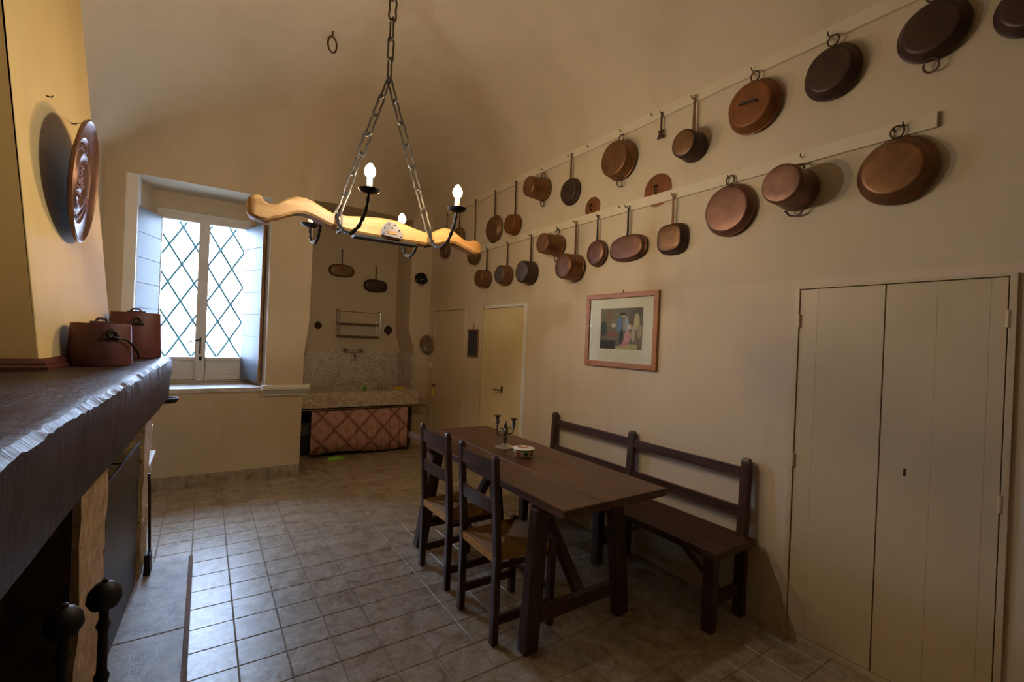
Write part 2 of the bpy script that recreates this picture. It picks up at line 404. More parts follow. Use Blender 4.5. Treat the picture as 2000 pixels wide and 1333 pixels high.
# ---- wall with rectangular holes in the plane x = const (normal -x)
def wall_grid(b, us, vs_, holes, put):
    us = sorted(set(us+[h[0] for h in holes]+[h[1] for h in holes])); vs_ = sorted(set(vs_+[h[2] for h in holes]+[h[3] for h in holes]))
    for i in range(len(us)-1):
        for j in range(len(vs_)-1):
            cu, cv = (us[i]+us[i+1])/2, (vs_[j]+vs_[j+1])/2
            if any(h[0] < cu < h[1] and h[2] < cv < h[3] for h in holes): continue
            b.add([put(us[i], vs_[j]), put(us[i+1], vs_[j]), put(us[i+1], vs_[j+1]), put(us[i], vs_[j+1])], [(0, 1, 2, 3)])
# door holes on the right wall: y0,y1,z0,z1
D3 = (0.40, 1.225, 0.0, 1.885); D2 = (3.735, 4.625, 0.0, 1.91); D1 = (5.045, 5.965, 0.0, 1.91)
b = B(); wall_grid(b, [YF, YN], [-0.02, 3.6], [D1, D2, D3], lambda u, v: (XR, u, v))
for (y0, y1, z0, z1) in (D1, D2, D3):
    for p, q in (((y0, z0), (y0, z1)), ((y0, z1), (y1, z1)), ((y1, z1), (y1, z0))):
        b.add([(XR, p[0], p[1]), (XR, q[0], q[1]), (XR+0.09, q[0], q[1]), (XR+0.09, p[0], p[1])], [(0, 1, 2, 3)])
b.box(XR+0.09, XR+0.25, YF-0.1, YN+0.1, -0.1, 5.2)
tag(b.build('wall_right', 'plaster_right'), 'long cream plaster wall carrying the copper pans', 'wall', kind='structure')
b = B().box(XL-0.2, XL, YF-0.1, YB+0.3, -0.1, 5.2)
tag(b.build('wall_left', 'plaster'), 'cream plaster wall behind the fireplace', 'wall', kind='structure')
b = B().box(XL-0.2, XR+0.2, YF-0.2, YF, -0.1, 5.2)
tag(b.build('wall_front', 'plaster'), 'cream plaster wall behind the viewer', 'wall', kind='structure')

# ---- back wall: window block, alcove left cheek with flare, wall above alcove
WX0, WX1, WZ0, WZ1 = -0.63, 0.53, 0.93, 2.88       # splayed recess, room side
RX0, RX1, RY = -0.46, 0.43, 5.80                   # recess back plane
OX0, OX1, OZ0, OZ1 = -0.44, 0.385, 0.955, 2.715    # window hole
FL = [(0.0, 0.885), (1.28, 0.885), (1.36, 0.893), (1.46, 0.909), (1.58, 0.923), (1.72, 0.93), (ZW, 0.93)]
b = B()
wall_grid(b, [XL, 0.885], [-0.02, ZW], [(WX0, WX1, WZ0, WZ1)], lambda u, v: (u, YB, v))
for (z0, x0), (z1, x1) in zip(FL[:-1], FL[1:]):
    if x1 > 0.885: b.add([(0.885, YB, z0), (x0, YB, z0), (x1, YB, z1), (0.885, YB, z1)], [(0, 1, 2, 3)])
    b.add([(x0, YB, z0), (x1, YB, z1), (x1, YN, z1), (x0, YN, z0)], [(0, 1, 2, 3)])
q0, q1 = (0.93, YB), (2.40, YP)      # squinch wall over the alcove, turning from the window wall to the pier
for k in range(8):
    t0, t1 = k/8, (k+1)/8
    pa = (q0[0]+(q1[0]-q0[0])*t0, q0[1]+(q1[1]-q0[1])*t0**1.25); pb = (q0[0]+(q1[0]-q0[0])*t1, q0[1]+(q1[1]-q0[1])*t1**1.25)
    za, zb = 2.94+0.20*t0, 2.94+0.20*t1
    b.add([(pa[0], pa[1], za), (pb[0], pb[1], zb), (pb[0], pb[1], ZW), (pa[0], pa[1], ZW)], [(0, 1, 2, 3)])
    b.add([(pa[0], pa[1], za), (pb[0], pb[1], zb), (pb[0], YN+0.05, zb), (pa[0], YN+0.05, za)], [(0, 1, 2, 3)])
F_ = [(WX0, YB, WZ0), (WX1, YB, WZ0), (WX1, YB, WZ1), (WX0, YB, WZ1)]; R_ = [(RX0, RY, WZ0), (RX1, RY, WZ0), (RX1, RY, WZ1), (RX0, RY, WZ1)]
for k in range(4): j = (k+1) % 4; b.add([F_[k], F_[j], R_[j], R_[k]], [(0, 1, 2, 3)])
wall_grid(b, [RX0, RX1], [WZ0, WZ1], [(OX0, OX1, OZ0, OZ1)], lambda u, v: (u, RY, v))
OY = 6.0
O_ = [(OX0, OZ0), (OX1, OZ0), (OX1, OZ1), (OX0, OZ1)]
for k in range(4):
    j = (k+1) % 4; b.add([(O_[k][0], RY, O_[k][1]), (O_[j][0], RY, O_[j][1]), (O_[j][0], OY, O_[j][1]), (O_[k][0], OY, O_[k][1])], [(0, 1, 2, 3)])
wall_back = tag(b.build('wall_back', 'plaster_back'), 'cream plaster wall with the deep window recess', 'wall', kind='structure')
b = B(); wall_grid(b, [-3.0, 0.86], [-0.3, 5.2], [(OX0, OX1, OZ0, OZ1)], lambda u, v: (u, OY, v))
b.box(XL-0.2, OX0-0.1, YB+0.02, OY-0.01, -0.1, 5.2)
tag(b.build('wall_outer', 'plaster_outside'), 'pale outside face of the house wall around the window', 'wall', kind='structure')
# alcove back and right pier
b = B().box(0.80, 2.60, YN, YN+0.15, -0.1, ZN+0.2)
tag(b.build('wall_alcove', 'plaster_back'), 'cream plaster back of the sink alcove', 'wall', kind='structure')
FR = [(0.0, 2.465), (1.29, 2.465), (1.36, 2.452), (1.46, 2.418), (1.56, 2.393), (1.68, 2.377), (ZW, 2.377)]
b = B()
for (z0, x0), (z1, x1) in zip(FR[:-1], FR[1:]):
    b.add([(x0, YP, z0), (XR+0.02, YP, z0), (XR+0.02, YP, z1), (x1, YP, z1)], [(0, 1, 2, 3)])
    b.add([(x0, YP, z0), (x1, YP, z1), (x1, YN+0.02, z1), (x0, YN+0.02, z0)], [(0, 1, 2, 3)])
b.add([(XR+0.02, YP, 0), (XR+0.02, YN+0.02, 0), (XR+0.02, YN+0.02, ZN), (XR+0.02, YP, ZN)], [(0, 1, 2, 3)])
tag(b.build('wall_pier', 'plaster_back'), 'cream plaster pier right of the sink alcove', 'wall', kind='structure')
b = B().box(0.6, XR+0.25, YP+0.05, YN+0.2, ZN+0.01, 5.2); b.box(XL-0.2, 0.86, YB+0.02, YB+0.2, WZ1+0.15, 5.2)  # unseen blocks added to keep sky light from leaking in
b.box(0.62, 0.84, YB+0.55, YN+0.2, -0.1, 5.2); b.box(XL-0.2, 0.84, OY-0.06, OY-0.01, WZ1+0.1, 5.2)
tag(b.build('wall_leak_block', 'plaster_outside'), 'unseen blocks added above and beside the sink alcove to stop light leaks', 'wall', kind='structure')

# ---- vaulted ceiling (one smooth sail vault)
DH = 0.98
def back_y(x):
    if x <= 0.93: return YB
    if x >= 2.40: return YP
    return YB+(YP-YB)*((x-0.93)/1.47)**1.25
def dome_z(x, y):
    t = (x-XL)/(XR-XL); u = 2*t-1; v = (2*(y-YF)/(back_y(x)-YF)-1)
    return 2.92+0.30*t*t+DH*max(0, 1-abs(u)**2.3)**0.5*max(0, 1-abs(v)**5)**0.5
nu, nv = 72, 96; vs_ = []; fs = []
for i in range(nu+1):
    for j in range(nv+1):
        u = -math.cos(PI*i/nu); v = -math.cos(PI*j/nv)
        x = XL+(XR-XL)*(u+1)/2; y = YF+(back_y(x)-YF)*(v+1)/2; vs_.append((x, y, dome_z(x, y)))
for i in range(nu):
    for j in range(nv):
        a = i*(nv+1)+j; fs.append((a, a+1, a+nv+2, a+nv+1))
tag(B().add(vs_, fs).build('ceiling', 'plaster', smooth=True), 'smooth cream plaster vault over the kitchen', 'ceiling', kind='structure')
tag(B().box(XL-0.3, XR+0.3, YF-0.3, YN+0.3, 5.15, 5.3).build('ceiling_roof', 'plaster_outside'), 'roof slab above the vault', 'ceiling', kind='structure')

# ---- outdoor ground
tag(B().box(-40, 40, 6.9, 60, -0.5, -0.4).build('ground', 'ground_gravel'), 'pale gravel yard outside the window', 'ground', kind='structure')

# ---- skirting tiles on the back wall
sk = thing('baseboard_back', 'tiled skirting along the foot of the window wall', 'baseboard', (0, YB, 0), kind='structure')
skm = B().box(-0.0985, 0.0985, -0.010, 0.0, 0.0, 0.118).mesh('skirting_tile', 'floor_tile')
for i in range(8):
    xc = ix0+(i-3)*T+0.1
    if xc+0.1 <= 0.885: shared('skirting_tile', skm, sk, (xc, 0, 0))
shared('skirting_tile', B().box(0.779, 0.884, -0.010, 0.0, 0.0, 0.118).mesh('skirting_tile', 'floor_tile'), sk)

# ---- window sill stone and moulded ledge right of it
b = B().box(WX0+0.005, WX1-0.02, YB-0.012, RY, WZ0-0.03, WZ0+0.012)
tag(b.build('trim_1', 'sill_stone', bevel=0.004), 'pale stone window sill slab', 'window sill', kind='structure')
pr = [(YB, 0.850), (YB-0.02, 0.850), (YB-0.03, 0.872), (YB-0.055, 0.898), (YB-0.06, 0.915), (YB-0.085, 0.920), (YB-0.09, 0.945), (YB-0.085, 0.966), (YB, 0.966)]
tag(B().prism([(p[0], p[1]) for p in pr], 0.495, 0.945, 'yz').build('trim_2', 'white_paint', bevel=0.003), 'white moulded ledge between the window and sink alcove', 'moulding', kind='structure')

# ================================================================== WINDOW
win = thing('window_1', 'tall white two-leaf window with bright daylight behind', 'window', (0, 0, 0), kind='structure')
fy0, fy1 = 5.82, 5.88
fr = B().box(OX0, OX0+0.03, fy0, fy1+0.02, OZ0, OZ1).box(OX1-0.03, OX1, fy0, fy1+0.02, OZ0, OZ1).box(OX0+0.03, OX1-0.03, fy0, fy1+0.02, OZ1-0.05, OZ1).box(OX0+0.03, OX1-0.03, fy0, fy1+0.02, OZ0, OZ0+0.02)
fr.build('window_frame', 'white_paint', win, bevel=0.003)
XM = -0.035
for (x0, x1) in ((OX0+0.03, XM), (XM, OX1-0.03)):
    b = B(); s0 = 0.020 if x0 < XM-0.1 else 0.045; s1 = 0.045 if x0 < XM-0.1 else 0.020
    b.box(x0+.001, x0+s0, fy0-0.01, fy1-0.01, OZ0+0.022, OZ1-0.052); b.box(x1-s1, x1-.001, fy0-0.01, fy1-0.01, OZ0+0.022, OZ1-0.052)
    b.box(x0+s0, x1-s1, fy0-0.01, fy1-0.01, OZ1-0.10, OZ1-0.052); b.box(x0+s0, x1-s1, fy0-0.01, fy1-0.01, OZ0+0.022, OZ0+0.08)
    b.box(x0+s0, x1-s1, fy0-0.01, fy1-0.01, 1.18, 1.215)
    ca = b.build('casement', 'white_paint', win, bevel=0.003)
    B().box(x0+s0, x1-s1, fy0+0.012, fy1-0.025, OZ0+0.08, 1.18).build('lower_panel', 'white_paint', ca)
    B().box(x0+s0, x1-s1, fy0+0.022, fy0+0.026, 1.215, OZ1-0.10).build('pane', 'glass', ca)
B().bar((XM, fy0-0.016, 1.25), (XM, fy0-0.016, 1.42), 0.02, 0.012).bar((XM, fy0-0.02, 1.40), (XM-0.10, fy0-0.05, 1.37), 0.012, 0.012).build('window_handle', 'iron', win)
B().lathe([(-0.02, 0.012), (0.02, 0.012)], 10, c=(XM+0.005, fy0-0.02, 1.20)).build('catch', 'iron', win)
B().box(XM-0.014, XM+0.014, fy0-0.018, fy0-0.008, OZ0+0.03, OZ1-0.055).build('centre_strip', 'white_paint', win, bevel=0.003)
# interior shutters (boards)
def shutter(hx, hy, fx, fyy, label):
    t = thing('window_shutter', label, 'shutter', (hx, hy, 0.985), group='window shutters')
    d = Vector((fx-hx, fyy-hy, 0)); L = d.length; d.normalize(); n = Vector((-d.y, d.x, 0))
    def P(a, w, z): return d*a+n*w+Vector((0, 0, z))
    H = 1.635; nb = 7; bh = H/nb
    for i in range(nb):
        z0 = i*bh+0.0025; z1 = (i+1)*bh-0.0025
        b = B(); b.add([P(0, -.011, z0), P(L, -.011, z0), P(L, .011, z0), P(0, .011, z0), P(0, -.011, z1), P(L, -.011, z1), P(L, .011, z1), P(0, .011, z1)],
                       [(0, 3, 2, 1), (4, 5, 6, 7), (0, 1, 5, 4), (1, 2, 6, 5), (2, 3, 7, 6), (3, 0, 4, 7)])
        b.build('board', 'shutter_paint', t, bevel=0.002)
    b = B(); b.add([P(0.004, -.004, 0.0), P(L-0.004, -.004, 0.0), P(L-0.004, .004, 0.0), P(0.004, .004, 0.0), P(0.004, -.004, H), P(L-0.004, -.004, H), P(L-0.004, .004, H), P(0.004, .004, H)],
                   [(0, 3, 2, 1), (4, 5, 6, 7), (0, 1, 5, 4), (1, 2, 6, 5), (2, 3, 7, 6), (3, 0, 4, 7)])
    b.build('core_panel', 'shutter_paint', t)
    e = B(); e.add([P(L, -.014, 0), P(L+.022, -.014, 0), P(L+.022, .014, 0), P(L, .014, 0), P(L, -.014, H), P(L+.022, -.014, H), P(L+.022, .014, H), P(L, .014, H)],
                   [(0, 3, 2, 1), (4, 5, 6, 7), (0, 1, 5, 4), (1, 2, 6, 5), (2, 3, 7, 6), (3, 0, 4, 7)])
    e.build('edge_strip', 'slate_wood', t)
shutter(-0.405, 5.80, -0.545, 5.42, 'blue-grey boarded window shutter beside the fireplace hood')
shutter(0.345, 5.80, 0.475, 5.42, 'blue-grey boarded window shutter on the side of the sink alcove')
# outside iron lattice
gr = thing('window_grille', 'teal iron diamond lattice outside the window panes', 'grille', (0, 6.10, 0))
gw, gz = 0.115, 0.20
def lattice(sgn):
    k = -14
    while k < 24:
        c0 = k*gw*2; pts = []
        xa = OX0-0.02; xb = OX1+0.02
        # z = gz/gw * sgn * (x - c0) + 1.0
        m_ = gz/gw*sgn; za = 1.0+m_*(xa-c0); zb = 1.0+m_*(xb-c0); lo, hi = 0.95, 2.75
        def at(z): return c0+(z-1.0)/m_
        p = [(xa, za), (xb, zb)]
        if max(za, zb) > lo and min(za, zb) < hi:
            q = []
            for x, z in p:
                z2 = min(max(z, lo), hi); q.append((at(z2), z2))
            if abs(q[0][1]-q[1][1]) > 0.05:
                B().bar((q[0][0], 0.004*sgn, q[0][1]), (q[1][0], 0.004*sgn, q[1][1]), 0.008, 0.021, (1, 0, 0)).build('lattice_bar', 'teal_iron', gr)
        k += 1
lattice(1); lattice(-1)
clip = B().lathe([(-0.026, 0.010), (-0.018, 0.019), (0.018, 0.019), (0.026, 0.010)], 8).mesh('lattice_clip', 'teal_iron')
for i in range(-8, 9):
    for j in range(-1, 12):
        x = i*gw; z = 1.0+j*gz
        if (i+j) % 2 == 0 and OX0-0.02 < x < OX1+0.02 and 0.98 < z < 2.72: shared('lattice_clip', clip, gr, (x, 0, z))
B().box(OX0-0.05, OX1+0.05, -0.012, 0.012, 0.93, 0.955).box(OX0-0.05, OX1+0.05, -0.012, 0.012, 2.745, 2.77).box(OX0-0.05, OX0-0.025, -0.1, 0.012, 0.93, 2.77).box(OX1+0.025, OX1+0.05, -0.1, 0.012, 0.93, 2.77).build('grille_frame', 'teal_iron', gr)

# ================================================================== DOORS (flush in the right wall)
def frame_boards(t, D, mat, w=0.045, sides=(True, True)):
    y0, y1, z0, z1 = D
    if sides[0]: B().box(XR-0.014, XR+0.03, y0, y0+w, 0, z1).build('door_frame', mat, t, bevel=0.002)
    if sides[1]: B().box(XR-0.014, XR+0.03, y1-w, y1, 0, z1).build('door_frame', mat, t, bevel=0.002)
    B().box(XR-0.014, XR+0.03, y0+w, y1-w, z1-w*0.6, z1).build('door_frame', mat, t, bevel=0.002)
def hinge(t, y, z):
    B().lathe([(-0.035, 0.008), (-0.003, 0.008), (-0.003, 0.006), (0.003, 0.006), (0.003, 0.008), (0.035, 0.008)], 10, c=(XR-0.012, y, z)).box(XR-0.008, XR-0.002, y, y+0.03, z-0.012, z+0.012).build('hinge', 'door_paint', t)
# door 3 : big cupboard door near the camera
d3 = thing('door_3', 'large cream double cupboard door right of the bench', 'door', (0, 0, 0), kind='structure')
frame_boards(d3, D3, 'door_paint', 0.022)
B().box(XR+0.05, XR+0.085, D3[0]+0.02, D3[1]-0.02, 0.0, D3[3]-0.015).build('shade_backing', 'gap_shade', d3)  # dark sheet behind the leaves, painted shade for the gaps
B().box(XR-0.012, XR+0.03, D3[0]+0.022, D3[1]-0.022, 0.0, 0.028).build('threshold', 'door_paint', d3)
def leaf_planks(t, ya, yb, z0, z1, cuts, mat, x0=XR-0.006, x1=XR+0.022):
    ys = [ya]+cuts+[yb]
    lf = B().box(x0+0.010, x1, ya, yb, z0, z1).build('door_leaf', mat, t)
    for a, c_ in zip(ys[:-1], ys[1:]): B().box(x0, x0+0.011, a+0.0003, c_-0.0003, z0, z1).build('plank', mat, lf, bevel=0.0004, seg=1)
    return lf
la = leaf_planks(d3, 0.829, 1.200, 0.032, 1.868, [1.115], 'door_paint')
lb = leaf_planks(d3, 0.427, 0.824, 0.032, 1.868, [0.475, 0.640], 'door_paint')
B().box(XR-0.0075, XR-0.0055, 0.724, 0.733, 0.985, 1.02).build('keyhole', 'gap_shade', lb)
hinge(d3, 0.424, 1.70); hinge(d3, 0.424, 0.955); hinge(d3, 1.202, 1.70); hinge(d3, 1.202, 0.95)
d2 = thing('door_2', 'pale yellow plain door behind the candelabrum', 'door', (0, 0, 0), kind='structure')
frame_boards(d2, D2, 'white_paint', 0.05, (True, False)); B().box(XR-0.008, XR+0.03, D2[1]-0.012, D2[1], 0, D2[3]).build('door_frame', 'door_paint', d2)
B().box(XR+0.05, XR+0.085, D2[0]+0.02, D2[1]-0.02, 0.0, D2[3]-0.015).build('shade_backing', 'gap_shade', d2)  # dark sheet so the gaps round this leaf read as shade
lf = B().box(XR-0.004, XR+0.03, D2[0]+0.054, D2[1]-0.016, 0.006, D2[3]-0.034).build('door_leaf', 'door_paint_yellow', d2, bevel=0.002)
B().tube([(XR-0.004, 4.15, 0.99), (XR-0.045, 4.15, 0.99), (XR-0.05, 4.16, 0.99), (XR-0.05, 4.25, 0.985)], 0.008).box(XR-0.009, XR-0.003, 4.135, 4.165, 0.96, 1.03).build('door_handle', 'pewter', lf)
hinge(d2, D2[0]+0.052, 1.68); hinge(d2, D2[0]+0.052, 0.55)
d1 = thing('door_1', 'cream plain door in the corner beside the sink alcove', 'door', (0, 0, 0), kind='structure')
frame_boards(d1, D1, 'door_paint', 0.03)
B().box(XR+0.05, XR+0.085, D1[0]+0.02, D1[1]-0.02, 0.0, D1[3]-0.015).build('shade_backing', 'gap_shade', d1)  # shade behind the corner door painted as a dark sheet
lf = B().box(XR-0.004, XR+0.03, D1[0]+0.034, D1[1]-0.034, 0.006, D1[3]-0.022).build('door_leaf', 'door_paint', d1, bevel=0.002)
B().tube([(XR-0.004, 5.88, 0.87), (XR-0.05, 5.88, 0.87), (XR-0.05, 5.78, 0.87)], 0.007).build('door_handle', 'iron', lf)
hinge(d1, D1[0]+0.032, 1.72); hinge(d1, D1[0]+0.032, 0.75)

# ================================================================== FIREPLACE
fp = thing('fireplace', 'huge fireplace with a dark live-edge beam under a yellow plaster hood', 'fireplace', (0, 0, 0))
ZT = 1.34
# mantel beam: loft along y with irregular live edge
rb = random.Random(3); b = B(); secs = []; n_s = 150
def wob(y, k, a): return a*(0.7*math.sin(y*2.3+k)+0.4*math.sin(y*6.3+2.1*k)+0.15*math.sin(y*33+k*3.3))
ys = [-0.6+i*(3.54+0.6)/n_s for i in range(n_s+1)]
for y in ys:
    xf = -0.245+0.025*max(0, y-0.4)+wob(y, 1, 0.004)
    zb = 1.085-0.008*(y-1)+wob(y, 5, 0.005) if y < 3.0 else 1.07-0.03*(y-3.0)+wob(y, 5, 0.004)
    c_ = 0.004+0.004*abs(math.sin(y*5))+rb.uniform(0, 0.006); zj = rb.uniform(-0.003, 0.002)
    secs.append([(XL+0.002, y, ZT-0.004), (-0.50, y, ZT+wob(y, 2, 0.0012)), (xf-0.022-c_, y, ZT+zj*0.3), (xf-c_*1.2, y, ZT-0.002+zj), (xf+0.002, y, ZT-0.003-c_*1.4), (xf+0.006+wob(y, 8, 0.002), y, ZT-0.09),
                 (xf+wob(y, 9, 0.004), y, (ZT+zb)/2), (xf-0.006, y, zb+0.03), (xf-0.03, y, zb), (-0.45, y, zb-0.002), (XL+0.002, y, zb-0.002)])
m_ = len(secs[0]); vv = [p for s_ in secs for p in s_]; ff = []
for i in range(n_s):
    for k in range(m_): ff.append((i*m_+k, i*m_+(k+1) % m_, (i+1)*m_+(k+1) % m_, (i+1)*m_+k))
ff.append(tuple(range(m_))); ff.append(tuple(n_s*m_+k for k in range(m_))[::-1])
beam = B().add(vv, ff).build('mantel_beam', 'beam_wood', fp, smooth=True)
# hood
def hoodx(y, z): return -0.52+0.085*(y-2.45)-0.1*(z-1.38)
h0, h1, zt_ = 2.45, 3.45, 4.6
vv = []
for z in (1.341, zt_):
    vv += [(XL+0.002, h0, z), (min(hoodx(h0, z), 9), h0, z), (hoodx(h1, z), h1, z), (XL+0.002, h1, z)]
vv = [(max(p[0], XL+0.003) if True else 0, p[1], p[2]) for p in vv]
zq = 1.38+(-0.52-(XL+0.004))/0.1          # height where the sloping front meets the wall
vv = [(XL+0.002, h0, 1.341), (hoodx(h0, 1.341), h0, 1.341), (hoodx(h1, 1.341), h1, 1.341), (XL+0.002, h1, 1.341),
      (XL+0.002, h0, 3.75), (hoodx(h0, 3.75), h0, 3.75), (hoodx(h1, 3.75), h1, 3.75), (XL+0.002, h1, 3.75)]
B().add(vv, [(0, 1, 2, 3), (4, 7, 6, 5), (0, 4, 5, 1), (1, 5, 6, 2), (2, 6, 7, 3), (3, 7, 4, 0)]).build('hood', 'plaster_hood', fp, bevel=0.006)
tr = [(-0.028, 1.341), (-0.028, 1.352), (-0.020, 1.360), (-0.020, 1.368), (-0.008, 1.384), (0.0, 1.384), (0.0, 1.341)]
b = B(); vv = []
for ox, oz in tr: # near side run, then front run, mitred
    o_ = -ox; x_n = hoodx(h0, 1.36)+o_; x_f = hoodx(h1, 1.36)+o_
    vv += [(XL+0.002, h0-o_, oz), (x_n, h0-o_, oz), (x_f, h1, oz)]
ff = []
nq = len(tr)
for i in range(nq):
    j = (i+1) % nq
    for k in range(2): ff.append((i*3+k, i*3+k+1, j*3+k+1, j*3+k))
ff.append(tuple(i*3 for i in range(nq))); ff.append(tuple(i*3+2 for i in range(nq))[::-1])
b.add(vv, ff).build('base_trim', 'trim_redwood', fp)
# stone jambs built of blocks
def rough_block(x0, x1, y0, y1, z0, z1, mat, seed, amp=0.006):
    r_ = random.Random(seed); bm = bmesh.new(); bmesh.ops.create_cube(bm, size=1.0)
    for v in bm.verts: v.co = Vector((x0+(v.co.x+0.5)*(x1-x0), y0+(v.co.y+0.5)*(y1-y0), z0+(v.co.z+0.5)*(z1-z0)))
    bmesh.ops.subdivide_edges(bm, edges=bm.edges, cuts=3, use_grid_fill=True)
    for v in bm.verts: v.co += Vector((r_.uniform(-amp, amp*0.4), r_.uniform(-amp, amp), r_.uniform(-amp*0.4, amp*0.4)))
    me = bpy.data.meshes.new('jamb_stone'); bm.to_mesh(me); bm.free(); me.materials.append(MATS[mat])
    o = bpy.data.objects.new('jamb_stone', me); COL.objects.link(o); o.parent = fp; return o
sd = 1
for (y0, y1) in ((1.73, 2.15), (3.42, 3.78)):
    for (z0, z1) in ((0.035, 0.36), (0.372, 0.72), (0.732, 1.06)):
        rough_block(XL+0.005, -0.268, y0, y1, z0, z1, 'jamb_stone', sd); sd += 1
B().box(XL+0.002, XL+0.03, -0.6, 1.74, 0.0, 1.06).box(XL+0.03, -0.36, 1.725, 1.7325, 0.0, 0.03).box(XL+0.002, -0.45, -0.62, -0.55, 0, 1.06).build('firebox_back', 'soot', fp)
B().box(XL+0.002, -0.45, 2.13, 3.44, 0.0, 1.06).build('recess_back', 'soot', fp)
B().box(XL+0.03, -0.285, 1.716, 1.724, 0.032, 0.50).build('sooty_lining', 'soot', fp)
B().box(XL+0.03, -0.285, 1.714, 1.724, 0.51, 1.055).build('sooty_lining', 'soot_brown', fp)
# hearth slabs with brown edge
hs = [(0.6, 2.77), (2.776, 3.64)]
for (y0, y1) in hs: B().box(-0.70, -0.034, y0, y1, 0.001, 0.030).build('hearth_slab', 'hearth_stone', fp, bevel=0.004)
B().box(-0.034, -0.014, 0.6, 3.64, 0.001, 0.028).build('hearth_edging', 'terracotta_edge', fp, bevel=0.002)

# black metal sheet closing the recess, leaning shovel
pn = thing('metal_sheet', 'black metal sheet closing the far fireplace recess', 'metal sheet', (-0.33, 2.2, 0.032))
B().add([(-0.002, 0, 0), (0.045, 1.16, 0), (0.045, 1.16, 0.82), (-0.002, 0, 0.82), (-0.007, 0, 0), (0.040, 1.16, 0), (0.040, 1.16, 0.82), (-0.007, 0, 0.82)],
        [(0, 1, 2, 3), (7, 6, 5, 4), (0, 4, 5, 1), (1, 5, 6, 2), (2, 6, 7, 3), (3, 7, 4, 0)]).build('sheet', 'black_panel', pn)
B().tube([(-0.003, 0.0, 0.825), (0.044, 1.16, 0.825)], 0.006, 6).tube([(0.0, 0.12, 0.825), (0.03, 0.14, 0.80), (0.03, 0.16, 0.72), (0.02, 0.16, 0.2)], 0.005, 6).build('rolled_edge', 'iron', pn)
sh = thing('fire_shovel', 'thin black fire shovel leaning on the fireplace jamb', 'fire shovel', (-0.245, 3.50, 0.032))
B().tube([(-0.005, 0.0, 0.60), (0.0, 0.005, 0.5), (0.012, 0.01, 0.10)], 0.007, 8).build('shaft', 'iron', sh, smooth=True)
B().add([(-0.012, -0.05, 0.0), (0.022, -0.05, 0.0), (0.026, 0.05, 0.0), (-0.010, 0.05, 0.0), (-0.010, -0.04, 0.12), (0.020, -0.04, 0.12), (0.022, 0.04, 0.12), (-0.008, 0.04, 0.12)],
        [(0, 3, 2, 1), (4, 5, 6, 7), (0, 1, 5, 4), (1, 2, 6, 5), (2, 3, 7, 6), (3, 0, 4, 7)]).build('blade', 'iron', sh, bevel=0.004)

# andirons
def andiron(x, y, ztop, label, curl):
    t = thing('andiron', label, 'andiron', (x, y, 0.030), group='wrought iron andirons')
    H = ztop-0.03
    B().lathe([(0.0, 0.014), (H*0.35, 0.014), (H*0.36, 0.024), (H*0.40, 0.030), (H*0.46, 0.030), (H*0.50, 0.020), (H*0.62, 0.013), (H*0.66, 0.018), (H*0.68, 0.012), (H*0.82, 0.011), (H*0.84, 0.017), (H*0.86, 0.011), (H*0.91, 0.011)], 14).build('post', 'iron', t, smooth=True)
    B().lathe([(H*0.90, 0.012), (H*0.905, 0.030), (H*0.93, 0.040), (H*0.96, 0.036), (H*0.985, 0.020), (H*0.99, 0.008), (H, 0.007), (H*1.005, 0.0)], 18).build('knob', 'iron', t, smooth=True)
    for s in (-1, 1):
        B().tube([(0, 0, H*0.42), (s*0.02, 0.02*s, H*0.36), (s*0.055, 0.035*s, H*0.25), (s*0.06, 0.045*s, H*0.10), (s*0.085, 0.06*s, 0.008)], [0.012, 0.013, 0.013, 0.012, 0.014], 8).build('leg', 'iron', t, smooth=True)
    B().tube([(0, 0, H*0.34), (-0.12, -0.02, H*0.30), (-0.26, -0.03, H*0.30), (-0.34, -0.03, 0.01)], 0.011, 8).build('log_bar', 'iron', t, smooth=True)
    if curl:
        B().tube([(-0.01, 0.01, H*0.60), (0.03, 0.0, H*0.65), (0.055, -0.02, H*0.66), (0.06, -0.03, H*0.61), (0.04, -0.03, H*0.55), (0.01, 0.0, H*0.50)], 0.006, 8).build('scroll', 'iron', t, smooth=True)
    else:
        B().tube([(-0.10, -0.04, H*0.47), (-0.03, -0.01, H*0.49), (0.03, 0.02, H*0.46), (0.085, 0.045, H*0.475)], [0.006, 0.007, 0.007, 0.010], 8).build('side_hook', 'iron', t, smooth=True)
    return t
andiron(-0.205, 1.662, 0.823, 'black wrought iron andiron with a knob nearest the stone jamb', False)
andiron(-0.268, 1.560, 0.823, 'black wrought iron andiron with a scroll deeper in the dark fireplace', True)

# ladle hanging from the beam end
ld = thing('ladle', 'small dark ladle hanging below the beam end', 'ladle', (-0.185, 3.57, 1.045))
B().tube([(0, -0.015, 0.24), (0, -0.008, 0.16), (0, 0, 0.03)], 0.005, 8).build('ladle_handle', 'iron', ld, smooth=True)
B().lathe([(0.0, 0.0), (0.0, 0.030), (0.006, 0.044), (0.022, 0.052), (0.034, 0.052), (0.034, 0.048), (0.010, 0.040), (0.006, 0.0)], 20, c=(0.01, 0, 0)).build('ladle_bowl', 'iron', ld, smooth=True)

